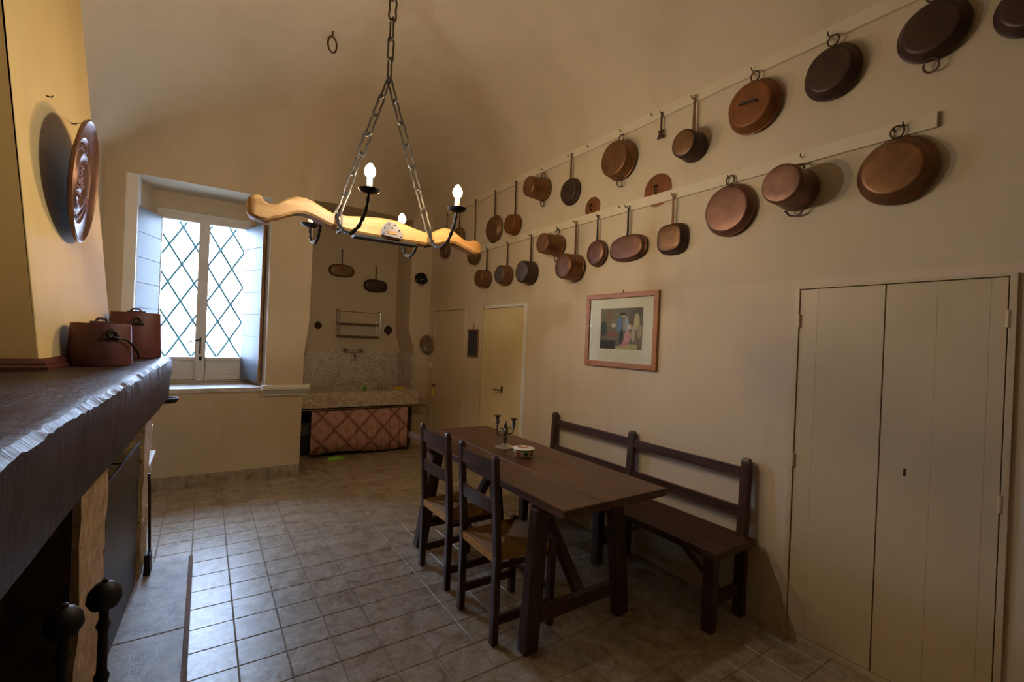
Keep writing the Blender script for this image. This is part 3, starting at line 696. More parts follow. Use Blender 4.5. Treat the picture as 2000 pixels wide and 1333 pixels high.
# two lidded red pots on the beam
def bucket(x, y, r, h, label, rz, bail):
    t = thing('red_pot', label, 'pot', (x, y, ZT+0.002), rz, group='red pots on the mantel beam')
    B().lathe([(0.0, 0.0), (0.0, r*0.98), (0.006, r), (h*0.5, r*0.965), (h-0.004, r*0.925), (h, r*0.91), (h-0.004, r*0.89), (h-0.012, r*0.88), (h-0.012, 0.0)], 40).build('pot_body', 'pot_red', t, smooth=True)
    B().box(-r*0.35, r*0.35, -0.012, 0.012, h-0.012, h+0.010).tube([(-r*0.22, 0, h+0.004), (-r*0.12, 0, h+0.022), (r*0.12, 0, h+0.022), (r*0.22, 0, h+0.004)], 0.006, 8).build('lid_handle', 'handle_iron', t, bevel=0.002)
    ea = B().prism([(-0.034, h-0.065), (0.034, h-0.065), (0.014, h-0.028), (0.0, h-0.018), (-0.014, h-0.028)], -r*0.985-0.006, -r*0.93+0.002, 'xz').build('ear', 'handle_iron', t, bevel=0.002)
    pts = [(0.014*math.cos(a), -r*0.985-0.008, h-0.045+0.014*math.sin(a)) for a in [2*PI*k/14 for k in range(14)]]
    B().tube(pts, 0.004, 6, closed=True).build('ear_ring', 'iron', ea, smooth=True)
    if bail:
        B().tube([(0.0, -r*0.985-0.010, h-0.058), (0.05, -r*0.97-0.006, h-0.068), (0.085, -r*0.80, h-0.095), (0.115, -r*0.58, h-0.13), (0.122, -r*0.5, h-0.155)], 0.0045, 8).build('bail_handle', 'iron', t, smooth=True)
bucket(-0.385, 2.735, 0.112, 0.186, 'smaller red pot with a bent wire handle, nearer on the mantel beam', 0.45, True)
bucket(-0.330, 3.385, 0.122, 0.255, 'taller red pot standing at the far end of the mantel beam', 0.15, False)

# hanging embossed copper plate on the hood
pl = thing('copper_plate', 'large embossed copper plate hanging on the yellow hood', 'plate')
pr_ = [(0.0, 0.0), (0.006, 0.02), (0.010, 0.045), (0.004, 0.07), (0.004, 0.085), (0.014, 0.100), (0.016, 0.112), (0.006, 0.125), (0.008, 0.165), (0.014, 0.172), (0.012, 0.185), (0.022, 0.232), (0.030, 0.240), (0.026, 0.246), (0.016, 0.240), (0.002, 0.185), (-0.004, 0.10), (-0.006, 0.0)]
B().lathe(pr_, 56, 'x').build('plate_disc', 'plate_copper', pl, smooth=True)
rb2 = random.Random(5); emb = B()
for k in range(30):
    a = 2*PI*k/30; emb.lathe([(0.004, 0.010), (0.010, 0.009), (0.014, 0.0)], 8, 'x', (0, 0.145*math.cos(a), 0.145*math.sin(a)))
for k in range(26):
    a = rb2.uniform(0, 2*PI); q = rb2.uniform(0.005, 0.06); emb.lathe([(0.003, 0.012), (0.012, 0.008), (0.016, 0.0)], 8, 'x', (0, q*math.cos(a), q*math.sin(a)))
emb.build('embossing', 'plate_copper', pl, smooth=True)
PLATE = (3.13, 2.13)     # y, z of centre
PY, PZ, PR = 2.88, 2.18, 0.279
k_ = PR/0.246
pl.location = (-0.510, PY, PZ); pl.rotation_euler = (0, math.radians(3.5), math.radians(1.5))
for ch in pl.children: ch.scale = (1.15, k_, k_)
bpy.context.view_layer.update()
hp = pl.matrix_world.inverted() @ Vector((hoodx(3.09, 2.50)+0.012, 3.09, 2.50))
B().tube([(0.0, 0.0, 0.235*k_), (hp.x*0.5, hp.y*0.45, PR+0.012), tuple(hp)], 0.0022, 6).build('hanging_wire', 'string', pl)
hk = B().tube([(-0.012, 0, 0), (0.008, 0, 0), (0.010, 0, 0.008)], 0.003, 6)
tag(hk.build('wall_hook', 'iron', loc=(hoodx(3.09, 2.5)+0.010, 3.09, 2.50)), 'hook in the hood carrying the plate wire', 'hook')
tag(hk.build('wall_hook', 'iron', loc=(hoodx(2.79, 2.5)+0.010, 2.79, 2.50)), 'small empty hook left of the copper plate on the hood', 'hook')

# small white cooker corner beyond the fireplace
ck = thing('cooker', 'white enamel cooker peeping out behind the fireplace', 'cooker', (-0.335, 4.15, 0.0))
B().box(-0.39, 0.0, -0.30, 0.34, 0.06, 0.80).build('cooker_body', 'enamel_white', ck, bevel=0.008)
B().box(-0.33, -0.03, -0.26, 0.30, 0.0, 0.06).build('plinth', 'black_panel', ck)
B().box(0.0, 0.03, -0.28, 0.34, 0.40, 0.56).build('drawer_front', 'enamel_white', ck, bevel=0.006)
B().box(0.03, 0.05, -0.2, 0.34, 0.535, 0.56).build('drawer_lip', 'enamel_white', ck, bevel=0.003)
for k in range(5): B().box(0.0, 0.022, -0.20, 0.34, 0.585+k*0.022, 0.597+k*0.022).build('vent_slat', 'chrome', ck)
for yk in (-0.15, 0.05, 0.28): B().lathe([(0.0, 0.028), (0.03, 0.022), (0.034, 0.0)], 16, 'x', (0, yk, 0.75)).build('control_knob', 'enamel_white', ck, smooth=True)

# ================================================================== PAN RAILS
def rail(name, y0, y1, z0, z1, label, hooks):
    t = thing(name, label, 'rail', (XR, (y0+y1)/2, z0))
    B().box(-0.018, 0.0, -(y1-y0)/2, (y1-y0)/2, 0, z1-z0).build('rail_board', 'rail_paint', t, bevel=0.002)
    yc = (y0+y1)/2; hm = B().tube([(-0.016, 0, 0), (-0.034, 0, -0.002), (-0.040, 0, 0.004), (-0.040, 0, 0.014)], 0.003, 6).mesh('hook', 'iron')
    for y, zz in hooks: shared('hook', hm, t, (0, y-yc, zz-z0))
UH = [(5.26, 3.185), (4.855, 3.195), (4.423, 3.195), (4.014, 3.19), (3.564, 3.19), (3.175, 3.20), (2.553, 3.205), (2.25, 3.21), (2.92, 3.2), (2.17, 3.2), (1.917, 3.20), (1.512, 3.195), (1.11, 3.19), (0.70, 3.19), (0.39, 3.19), (5.62, 3.18)]
LH = [(4.562, 2.57), (4.132, 2.57), (3.715, 2.575), (3.291, 2.575), (3.053, 2.585), (2.776, 2.585), (2.466, 2.59), (2.047, 2.585), (1.636, 2.59), (1.218, 2.59), (0.813, 2.585), (0.78, 2.60), (2.53, 2.6)]
rail('pan_rail', 0.15, 5.70, 3.172, 3.243, 'long painted hanging rail of the upper row of pans', UH)
rail('pan_rail', 0.665, 5.05, 2.556, 2.626, 'painted hanging rail of the lower row of pans', LH)

# ================================================================== COPPER PANS
# local frame: x out of the wall, z up
def pan(name, label, cat, Y, Z, r, d, mat, kind='sauce', hook=None, rr=1.0, oval=1.0, base=None, side=None, tilt=0.0, where='right', sq=2.0, hmat='handle_iron', grp='copper pans on the long wall', hy=0.0):
    if where == 'right': loc, rz = (XR-0.020, Y, Z), PI
    else: loc, rz = (Y, YN-0.004, Z), -PI/2
    t = thing(name, label, cat, loc, rz, grp)
    rb_ = r*rr
    prof = [(0.0, 0.0)] if False else []
    prof = [(0.004, r*0.90), (0.002, r*0.985), (0.0, r*1.0), (0.002, r*1.03), (0.008, r*1.03), (0.010, r)]
    e = min(0.018, d*0.4)
    prof += [(d-e, rb_+(r-rb_)*e/d*0.5), (d-e*0.4, rb_-e*0.12), (d-0.001, rb_-e*0.55), (d, rb_-e*0.9), (d+0.0008, rb_*0.45), (d, 0.0)]
    B().lathe([(0.012, r*0.6)]+prof, 44, 'x', sy=oval, sq=sq).build('pan_body', mat, t, smooth=True)
    if base:
        B().lathe([(d-0.002, rb_-e*0.55), (d+0.0016, rb_-e*0.95), (d+0.0022, rb_*0.4), (d+0.0018, 0.0)], 40, 'x', sy=oval, sq=sq).build('pan_base', base, t, smooth=True)
    if kind in ('sauce', 'fry'):
        top = (hook-Z) if hook else r+0.3
        lw = 0.020 if kind == 'sauce' else 0.017
        hb = B().bar((0.012, 0, r*0.93), (0.010, hy*0.6, r+0.04), lw, 0.006, (1, 0, 0)).bar((0.010, hy*0.6, r+0.04), (0.014, hy, top-0.012), lw*0.95, 0.006, (1, 0, 0), lw*0.7, 0.005)
        pts = [(0.014, hy+0.010*math.cos(a), top+0.010*math.sin(a)) for a in [2*PI*k/14 for k in range(14)]]
        hb.tube(pts, 0.0034, 6, closed=True)
        h = hb.build('handle', hmat, t)
        if kind == 'fry' or d < 0.06:
            B().prism([(-0.022, r*0.98), (0.022, r*0.98), (0.012, r*0.72), (0.0, r*0.55), (-0.012, r*0.72)], d*0.5, d+0.003, 'yz').build('handle_plate', hmat, t) if base == 'plate' else None
    if kind in ('ring', 'two'):
        pts = [(0.012, 0.026*math.cos(a), r+0.030+0.028*math.sin(a)) for a in [2*PI*k/18 for k in range(18)]]
        B().tube(pts, 0.0042, 6, closed=True).build('ring_handle', hmat, t, smooth=True)
    if kind == 'two' or side == 'bottom':
        pts = [(0.012+0.008*math.sin(a), 0.027*math.cos(a), -r-0.026+0.028*math.sin(a)) for a in [2*PI*k/18 for k in range(18)]]
        B().tube(pts, 0.0042, 6, closed=True).build('ring_handle', hmat, t, smooth=True)
    if kind == 'lugs':
        for s in (1, -1):
            pts = [(0.03, -0.045, s*r*0.99), (0.012, -0.030, s*(r+0.025)), (0.006, 0.0, s*(r+0.032)), (0.012, 0.030, s*(r+0.025)), (0.03, 0.045, s*r*0.99)]
            B().tube(pts, 0.0055, 8).build('lug_handle', hmat, t, smooth=True)
    if tilt: t.rotation_euler = (0, tilt, rz)
    return t
# upper row, from the far corner towards the camera
pan('frying_pan', 'small brown pan half hidden below the yoke beam end, nearest the corner', 'pan', 5.64, 2.69, 0.098, 0.06, 'copper_brown', 'fry', 3.17)
pan('frying_pan', 'dark pan showing just above the yoke beam tip, first on the upper rail', 'pan', 5.27, 2.80, 0.135, 0.045, 'brass_old', 'fry', 3.175)
pan('frying_pan', 'brown pan on a long bent wire handle hanging behind the yoke beam tip', 'pan', 4.83, 2.53, 0.115, 0.06, 'copper_brown', 'fry', 3.19, hy=-0.03)
pan('frying_pan', 'large brown frying pan, left of the touching pair on the upper rail', 'frying pan', 4.41, 2.765, 0.15, 0.05, 'copper_brown', 'fry', 3.187, 0.86)
pan('saucepan', 'small orange copper saucepan, right of the touching pair on the upper rail', 'saucepan', 4.0, 2.735, 0.105, 0.085, 'copper_orange', 'sauce', 3.185, 0.95)
pan('copper_pot', 'deep brown copper pot with two ring handles on the upper rail', 'pot', 3.53, 2.985, 0.105, 0.19, 'copper', 'two', rr=0.88)
pan('frying_pan', 'dark round frying pan right of the deep ringed pot, upper rail', 'frying pan', 3.128, 2.868, 0.115, 0.045, 'copper_dark', 'fry', 3.20, 0.9)
pan('copper_pan', 'round copper pan with a ring above and a ring below, middle of the upper rail', 'pan', 2.538, 2.965, 0.148, 0.095, 'copper', 'two', rr=0.92)
pan('saucepan', 'dark sided saucepan with a long flat handle on the upper rail', 'saucepan', 1.895, 2.862, 0.095, 0.12, 'copper_dark', 'sauce', 3.197, 0.95, base='copper_brown', hmat='copper_brown')
p8 = pan('copper_pan', 'orange copper pan with a dark strap across its base', 'pan', 1.492, 2.968, 0.152, 0.07, 'copper_orange', 'ring', rr=0.86)
B().tube([(0.071, 0.055, -0.005), (0.082, 0.04, 0.004), (0.082, -0.04, 0.010), (0.071, -0.055, 0.012)], 0.006, 8).build('strap', 'iron', p8)
pan('copper_pan', 'blackened round pan hanging by a ring near the end of the upper row', 'pan', 1.086, 2.985, 0.136, 0.06, 'copper_dark', 'ring', rr=0.84, oval=0.95)
pan('copper_pan', 'dark red-brown oval pan with a big ring hanging below it', 'pan', 0.691, 2.99, 0.130, 0.05, 'copper_dark', 'two', rr=0.84, oval=0.97)
pan('copper_pan', 'dark pan cut off by the right edge of the picture', 'pan', 0.384, 2.93, 0.115, 0.05, 'copper_dark', 'ring', rr=0.86)
# lower row
pan('saucepan', 'smallest copper saucepan, leftmost of the lower rail', 'saucepan', 4.541, 2.218, 0.097, 0.12, 'copper_brown', 'sauce', 2.558, 0.97, hmat='iron')
pan('saucepan', 'brown saucepan with a grey base, second from the left on the lower rail', 'saucepan', 4.112, 2.218, 0.102, 0.11, 'copper_brown', 'sauce', 2.558, 0.97, base='tin_grey')
pan('saucepan', 'dark saucepan with a bluish silver base, third from the left on the lower rail', 'saucepan', 3.685, 2.204, 0.111, 0.12, 'copper_dark', 'sauce', 2.57, 0.97, base='tin_grey')
pan('copper_pot', 'shiny copper pot with ring handles above the bigger saucepan, lower rail', 'pot', 3.28, 2.41, 0.096, 0.19, 'copper', 'two', rr=0.94)
pan('saucepan', 'largest deep copper saucepan of the lower rail with rosy base', 'saucepan', 3.027, 2.182, 0.115, 0.15, 'copper', 'sauce', 2.577, 0.94, base='copper_rosy', hmat='copper_brown')
pan('frying_pan', 'flat round copper pan touching the wide oval pan', 'frying pan', 2.761, 2.274, 0.106, 0.035, 'copper_rosy', 'fry', 2.575, 0.94, base='copper_rosy', hmat='iron')
pan('oval_pan', 'wide oval copper pan with rounded ends on the lower rail', 'pan', 2.434, 2.270, 0.097, 0.035, 'copper_rosy', 'fry', 2.58, 0.93, oval=1.82, sq=2.5, hmat='iron')
pan('oval_pan', 'rounded rectangular copper pan with a cool sheen on the lower rail', 'pan', 2.03, 2.274, 0.104, 0.05, 'copper_dark', 'fry', 2.575, 0.93, oval=1.06, sq=3.0, base='copper_brown', hmat='copper_brown')
pan('copper_pan', 'round shallow rosy brown pan hanging by a ring on the lower rail', 'pan', 1.621, 2.385, 0.155, 0.05, 'copper_rosy', 'ring', rr=0.92)
pan('copper_pot', 'bulging shiny copper pot with two iron lugs and a wide shadow', 'pot', 1.236, 2.413, 0.108, 0.18, 'copper_rosy', 'lugs', rr=0.96)
pan('oval_pan', 'largest oval copper dish at the near end of the lower rail', 'pan', 0.802, 2.395, 0.152, 0.065, 'copper', 'ring', rr=0.82, oval=0.99)
# lids tucked behind the lower rail, little scoop
def lid(Y, Z, r, label):
    t = thing('round_cover', label, 'lid', (XR-0.004, Y, Z), PI, 'pan lids behind the lower rail')
    B().lathe([(0.0, 0.0), (0.0, r), (0.003, r), (0.006, r*0.9), (0.010, r*0.4), (0.011, 0.0)], 36, 'x').build('lid_disc', 'copper_orange', t, smooth=True)
    B().tube([(0.008, 0.0, -r*0.30), (0.03, 0.0, -r*0.22), (0.035, 0.0, 0.0), (0.03, 0.0, r*0.22), (0.008, 0.0, r*0.30)], 0.0055, 8).build('lid_handle', 'iron', t, smooth=True)
lid(2.861, 2.675, 0.088, 'small copper lid tucked behind the lower rail')
lid(2.192, 2.655, 0.118, 'larger copper lid tucked behind the lower rail')
sc_ = thing('iron_scoop', 'tiny dark iron tool hanging between the ringed pan and the saucepan', 'utensil', (XR-0.022, 2.165, 3.10), PI)
B().bar((0.004, 0, 0.10), (0.004, 0, -0.03), 0.012, 0.005, (1, 0, 0)).build('shaft', 'iron', sc_)
B().prism([(-0.020, -0.03), (0.020, -0.03), (0.010, -0.05), (0.026, -0.085), (-0.026, -0.085), (-0.010, -0.05)], 0.0, 0.016, 'yz').build('blade', 'copper_dark', sc_)

# ================================================================== ALCOVE: SINK
sk_ = thing('sink', 'long stone sink slab with marbled splashback in the alcove', 'sink', (1.66, YN, 0.0))
B().box(-0.772, 0.785, -0.022, -0.001, 0.79, 1.285).build('splashback', 'marble', sk_, bevel=0.003)
B().box(0.783, 0.803, -0.575, -0.024, 0.79, 1.285).build('side_splash', 'marble', sk_, bevel=0.003)
b = B()
X0, X1, Y0, Y1, ZA, ZB_ = -0.770, 0.780, -0.90, -0.003, 0.615, 0.80
ix_0, ix_1, iy_0, iy_1, zi = -0.30, 0.45, -0.80, -0.12, 0.66
o4 = [(X0, Y0), (X1, Y0), (X1, Y1), (X0, Y1)]; i4 = [(ix_0, iy_0), (ix_1, iy_0), (ix_1, iy_1), (ix_0, iy_1)]
vv = [(x, y, ZA) for x, y in o4]+[(x, y, ZB_) for x, y in o4]+[(x, y, ZB_) for x, y in i4]+[(x, y, zi) for x, y in i4]
b.add(vv, [(0, 3, 2, 1)]+[(k, (k+1) % 4, 4+(k+1) % 4, 4+k) for k in range(4)]+[(4+k, 4+(k+1) % 4, 8+(k+1) % 4, 8+k) for k in range(4)]+[(8+k, 8+(k+1) % 4, 12+(k+1) % 4, 12+k) for k in range(4)]+[(12, 13, 14, 15)])
b.build('sink_slab', 'marble', sk_, bevel=0.006)
B().box(0.62, 0.66, -0.86, -0.03, 0.0, 0.612).build('support_post', 'leg_wood', sk_)
B().box(-0.76, -0.70, -0.80, -0.03, 0.0, 0.612).build('support_post', 'leg_wood', sk_)
# curtain
cu = thing('sink_curtain', 'pink damask curtain hanging under the stone sink', 'curtain', (1.66, 5.87, 0.0))
vv = []; ff = []; nc = 90
for i in range(nc+1):
    x = -0.565+1.20*i/nc
    for z, a in ((0.045, 1.0), (0.2, 0.9), (0.4, 0.6), (0.575, 0.35)):
        vv.append((x, a*(0.014*math.sin(i*0.62)+0.007*math.sin(i*1.37+1)), z+0.018*math.sin(i*0.07)*(1 if z < 0.1 else 0)))
for i in range(nc):
    for k in range(3): a = i*4+k; ff.append((a, a+4, a+5, a+1))
o = B().add(vv, ff).build('cloth', 'damask', cu, smooth=True); sm = o.modifiers.new('thick', 'SOLIDIFY'); sm.thickness = 0.003
B().tube([(-0.72, -0.01, 0.592), (0.865, -0.01, 0.592)], 0.008, 8).lathe([(-0.018, 0.0), (-0.012, 0.014), (0.012, 0.014), (0.018, 0.0)], 12, 'x', (0.87, -0.01, 0.592)).build('curtain_rod', 'brass_old', cu, smooth=True)
# dark things under the sink and cloth on the floor
tag(B().add([(1.26, 5.72, 0.002), (1.46, 5.70, 0.002), (1.50, 5.80, 0.002), (1.40, 5.84, 0.002), (1.28, 5.83, 0.002), (1.27, 5.74, 0.03), (1.42, 5.73, 0.04), (1.47, 5.79, 0.02), (1.39, 5.82, 0.03), (1.30, 5.81, 0.025)],
    [(0, 1, 2, 3, 4), (0, 5, 6, 1), (1, 6, 7, 2), (2, 7, 8, 3), (3, 8, 9, 4), (4, 9, 5, 0), (5, 9, 8, 7, 6)]).build('floor_cloth', 'green_cloth', bevel=0.004), 'bright green cloth on the floor below the sink curtain', 'cloth')
ct = thing('low_cabinet', 'dark cabinet standing in the gap left of the curtain', 'cabinet', (1.0, 6.35, 0.0))
B().box(-0.10, 0.5, -0.25, 0.25, 0.0, 0.22).build('cabinet_body', 'black_panel', ct, bevel=0.01)
B().box(-0.10, 0.5, -0.27, 0.25, 0.24, 0.40).build('cabinet_top', 'tin_grey', ct, bevel=0.01)
# tap
tp = thing('kitchen_tap', 'chrome two-handle wall tap above the splashback', 'tap', (1.765, YN-0.002, 1.275))
B().tube([(-0.09, -0.03, 0), (0.09, -0.03, 0)], 0.022, 10).tube([(-0.06, 0, 0), (-0.06, -0.03, 0)], 0.02, 10).tube([(0.06, 0, 0), (0.06, -0.03, 0)], 0.02, 10).build('tap_body', 'chrome', tp, smooth=True)
B().tube([(0, -0.03, 0), (0, -0.10, -0.02), (0, -0.17, -0.03), (0, -0.20, -0.085)], 0.014, 10).build('spout', 'chrome', tp, smooth=True)
for s in (-1, 1):
    B().lathe([(0, 0.018), (0.012, 0.026), (0.03, 0.036), (0.055, 0.034), (0.06, 0.0)], 14, 'z', (s*0.108, -0.04, -0.012)).build('tap_handle', 'chrome', tp, smooth=True)
# wire dish rack
dr = thing('dish_rack', 'wire dish rack fixed to the alcove wall above the tap', 'rack', (1.815, YN-0.002, 1.50))
w2, dp, hh = 0.285, 0.16, 0.34
b = B()
for s in (-1, 1):
    b.tube([(s*w2, 0, 0), (s*w2, -dp, 0), (s*w2, -dp, hh), (s*w2, -dp+0.03, hh+0.02), (s*w2, 0, hh+0.02)], 0.007, 8); b.tube([(s*w2, 0, 0), (s*w2, 0, hh+0.02)], 0.006, 8)
b.build('side_frame', 'chrome', dr, smooth=True)
for (yy, zz) in ((0, 0), (-dp, 0), (0, hh*0.5), (-dp, hh*0.5), (0, hh), (-dp*0.5, 0)): B().tube([(-w2, yy-0.001, zz), (w2, yy-0.001, zz)], 0.005, 6).build('cross_wire', 'chrome', dr, smooth=True)
B().box(-w2, w2, -dp, -0.004, -0.004, 0.006).build('lower_shelf', 'brass_old', dr); B().box(-w2, w2, -dp*0.75, -0.004, hh*0.5, hh*0.5+0.01).build('upper_shelf', 'brass_old', dr)
# two oval pans on the alcove wall and moulds
pan('oval_pan', 'brown long oval pan higher on the alcove wall', 'pan', 1.57, 2.405, 0.088, 0.04, 'copper_brown', 'fry', 2.70, 0.94, oval=1.95, sq=2.6, where='niche', grp='oval pans in the sink alcove')
pan('oval_pan', 'darker long oval pan lower on the alcove wall', 'pan', 2.055, 2.24, 0.092, 0.04, 'copper_dark', 'fry', 2.52, 0.94, oval=1.85, sq=2.6, where='niche', grp='oval pans in the sink alcove')
for X_, Z_, r_, lb_ in ((1.29, 1.62, 0.048, 'small dark round mould left of the dish rack'), (2.272, 1.60, 0.062, 'dark round mould with a pointed tip right of the dish rack')):
    t = thing('cake_mould', lb_, 'mould', (X_, YN-0.003, Z_), -PI/2, 'moulds beside the dish rack')
    B().lathe([(0.0, r_*0.9), (0.004, r_), (0.02, r_*0.8), (0.035, r_*0.4), (0.03, r_*0.15), (0.03, 0.0)], 24, 'x').build('mould_body', 'copper_dark', t, smooth=True)
    pts = [(0.006, 0.012*math.cos(a), r_+0.010+0.012*math.sin(a)) for a in [2*PI*k/12 for k in range(12)]]
    B().tube(pts, 0.003, 6, closed=True).build('ring', 'iron', t)
    if r_ > 0.05: B().prism([(-0.014, -r_*0.95), (0.014, -r_*0.95), (0, -r_-0.025)], 0.0, 0.012, 'yz').build('tip', 'copper_dark', t)
# things on the sink
bt = thing('soap_bottle', 'green soap bottle standing on the stone sink', 'bottle', (1.83, 5.98+0.30, 0.662))
B().lathe([(0, 0.0), (0, 0.022), (0.08, 0.024), (0.14, 0.022), (0.165, 0.010), (0.18, 0.010)], 18).build('bottle_body', 'green_plastic', bt, smooth=True)
B().lathe([(0.18, 0.012), (0.20, 0.011), (0.205, 0.0)], 14).build('bottle_cap', 'enamel_white', bt)
tag(B().box(-0.06, 0.06, -0.035, 0.035, 0.0, 0.03).build('sponge', 'yellow_sponge', bevel=0.006, loc=(2.20, 6.0, 0.801)), 'yellow sponge lying on the right part of the sink', 'sponge')

# black coil trivet on the pier, mirror, small fittings
cl = thing('wire_coil', 'black iron coil hanging on the pier right of the alcove', 'iron coil', (2.512, YP-0.004, 2.34), -PI/2)
for k, (rr_, ty, tz) in enumerate(((0.085, 0, 0), (0.08, 0.006, 0.012), (0.078, -0.008, 0.02), (0.07, 0.0, 0.03), (0.075, 0.004, -0.012))):
    pts = [(0.014+0.010*k, ty+rr_*math.cos(a), tz+rr_*0.72*math.sin(a)) for a in [2*PI*q/26 for q in range(26)]]
    B().tube(pts, 0.007, 6, closed=True).build('coil_turn', 'iron', cl, smooth=True)
B().box(0.0, 0.05, -0.055, 0.055, 0.0, 0.045).build('coil_core', 'iron', cl, bevel=0.01)
B().tube([(0.02, -0.04, -0.06), (0.03, -0.02, -0.095), (0.03, 0.02, -0.10), (0.02, 0.05, -0.06)], 0.004, 6).build('loose_end', 'chrome', cl)
mi = thing('hand_mirror', 'round mirror in a brown rim hanging in the corner by the door', 'mirror', (XR-0.075, 6.03, 1.425), PI+0.55)
B().lathe([(0.0, 0.098), (0.0, 0.122), (0.012, 0.125), (0.022, 0.115), (0.022, 0.100), (0.010, 0.098)], 32, 'x').build('rim', 'slate_wood', mi, smooth=True)
B().lathe([(0.002, 0.0), (0.002, 0.099), (0.010, 0.099), (0.010, 0.0)], 32, 'x').build('mirror_glass', 'mirror_glass', mi)
B().tube([(0.006, 0, 0.12), (0.004, 0, 0.155)], 0.003, 6).build('hanging_loop', 'string', mi)
slt = thing('slate_board', 'small framed slate hanging between the two plain doors', 'slate', (XR-0.002, 4.825, 1.475), PI)
ww, hh2 = 0.128, 0.168
B().box(0.002, 0.010, -ww+0.018, ww-0.018, -hh2+0.018, hh2-0.018).build('slate_panel', 'slate', slt)
B().box(0, 0.014, -ww, -ww+0.018, -hh2, hh2).box(0, 0.014, ww-0.018, ww, -hh2, hh2).box(0, 0.014, -ww+0.018, ww-0.018, hh2-0.018, hh2).box(0, 0.014, -ww+0.018, ww-0.018, -hh2, -hh2+0.018).build('slate_frame', 'slate_wood', slt, bevel=0.002)
B().tube([(0.004, -0.01, hh2), (0.004, 0.0, hh2+0.07), (0.004, 0.01, hh2)], 0.002, 6).build('hanging_string', 'string', slt)
tag(B().prism([(-0.022, -0.05), (0.022, -0.05), (0.018, 0.02), (0.0, 0.05), (-0.018, 0.02)], 0.0, 0.012, 'yz').build('key_tag', 'yellow_plastic', loc=(XR-0.020, 5.915, 0.76), bevel=0.002), 'yellow key tag hanging at the corner door', 'key tag')
sw = thing('light_switch', 'white light switch plate on the wall in the corner', 'switch', (XR-0.001, 6.05, 1.13), PI)
B().box(0, 0.008, -0.04, 0.04, -0.04, 0.04).build('plate', 'white_paint', sw, bevel=0.003); B().box(0.008, 0.014, -0.012, 0.012, -0.02, 0.02).build('rocker', 'white_paint', sw, bevel=0.002)

# ================================================================== FRAMED PRINT
pf = thing('framed_print', 'wood framed colour print of costumed figures on the long wall', 'picture', (XR-0.001, 2.495, 1.643), PI)
hw, hh3, fw = 0.367, 0.290, 0.040
B().box(0.002, 0.008, -hw+0.02, hw-0.02, -hh3+0.02, hh3-0.02).build('mount', 'paper', pf)
for (a, c_, d_, e_) in ((-hw, -hw+fw, -hh3, hh3), (hw-fw, hw, -hh3, hh3), (-hw+fw, hw-fw, hh3-fw, hh3), (-hw+fw, hw-fw, -hh3, -hh3+fw)):
    B().box(0.0, 0.024, a, c_, d_, e_).build('frame_side', 'frame_wood', pf, bevel=0.004)
B().tube([(0.006, 0.02, hh3), (0.004, 0.015, hh3+0.022)], 0.003, 6).build('nail', 'iron', pf)
gn, gm = 66, 50; pw, ph = 0.214, 0.159; vv = []; ff = []; ink = []
rp = random.Random(11)
def blob(x, y, cx, cy, rx, ry, s=1.0): return max(0.0, min(1.0, (1-((x-cx)/rx)**2-((y-cy)/ry)**2)*3*s))
def lerp(a, b_, t): return tuple(a[k]*(1-t)+b_[k]*t for k in range(3))
for j in range(gm+1):
    for i in range(gn+1):
        x = i/gn; y = j/gm
        vv.append((0.0095, pw*(1-2*x), ph*(2*y-1)))
        c = lerp((0.13, 0.11, 0.09), (0.20, 0.17, 0.16), math.sin(x*9+y*4)*0.5+0.5)
        c = lerp(c, (0.26, 0.22, 0.13), 0.6 if x > 0.56 and y > 0.55 else 0)
        c = lerp(c, (0.45, 0.42, 0.22), 1 if y < 0.08+0.05*math.sin(x*6) and 0.1 < x < 0.66 else 0)
        c = lerp(c, (0.05, 0.045, 0.04), 1 if (x > 0.62 and y < 0.22) else 0)
        c = lerp(c, (0.55, 0.47, 0.32), blob(x, y, 0.13, 0.66, 0.07, 0.22)); c = lerp(c, (0.40, 0.33, 0.24), blob(x, y, 0.06, 0.44, 0.07, 0.18)); c = lerp(c, (0.50, 0.44, 0.36), blob(x, y, 0.20, 0.38, 0.05, 0.22))
        c = lerp(c, (0.30, 0.38, 0.50), blob(x, y, 0.36, 0.60, 0.05, 0.20)); c = lerp(c, (0.62, 0.54, 0.46), blob(x, y, 0.29, 0.54, 0.05, 0.07))
        c = lerp(c, (0.60, 0.30, 0.33), blob(x, y, 0.33, 0.30, 0.09, 0.17)); c = lerp(c, (0.55, 0.24, 0.24), blob(x, y, 0.42, 0.14, 0.10, 0.09))
        c = lerp(c, (0.05, 0.05, 0.06), blob(x, y, 0.48, 0.32, 0.045, 0.24)); c = lerp(c, (0.36, 0.30, 0.24), blob(x, y, 0.42, 0.60, 0.035, 0.17))
        c = lerp(c, (0.14, 0.24, 0.42), blob(x, y, 0.53, 0.60, 0.07, 0.20)); c = lerp(c, (0.60, 0.46, 0.36), blob(x, y, 0.43, 0.80, 0.03, 0.04)); c = lerp(c, (0.03, 0.03, 0.03), blob(x, y, 0.45, 0.86, 0.075, 0.04))
        c = lerp(c, (0.55, 0.50, 0.42), blob(x, y, 0.67, 0.58, 0.06, 0.06)); c = lerp(c, (0.28, 0.12, 0.10), blob(x, y, 0.72, 0.36, 0.12, 0.10)); c = lerp(c, (0.06, 0.09, 0.08), blob(x, y, 0.92, 0.50, 0.09, 0.20))
        c = lerp(c, (0.30, 0.13, 0.11), blob(x, y, 0.80, 0.80, 0.06, 0.09)); q = rp.uniform(0.8, 1.2); c = tuple(k*q for k in c); ink.append(c)
for j in range(gm):
    for i in range(gn): a = j*(gn+1)+i; ff.append((a, a+1, a+gn+2, a+gn+1))
me = bpy.data.meshes.new('print'); me.from_pydata(vv, [], ff); at_ = me.color_attributes.new('ink', 'FLOAT_COLOR', 'POINT')
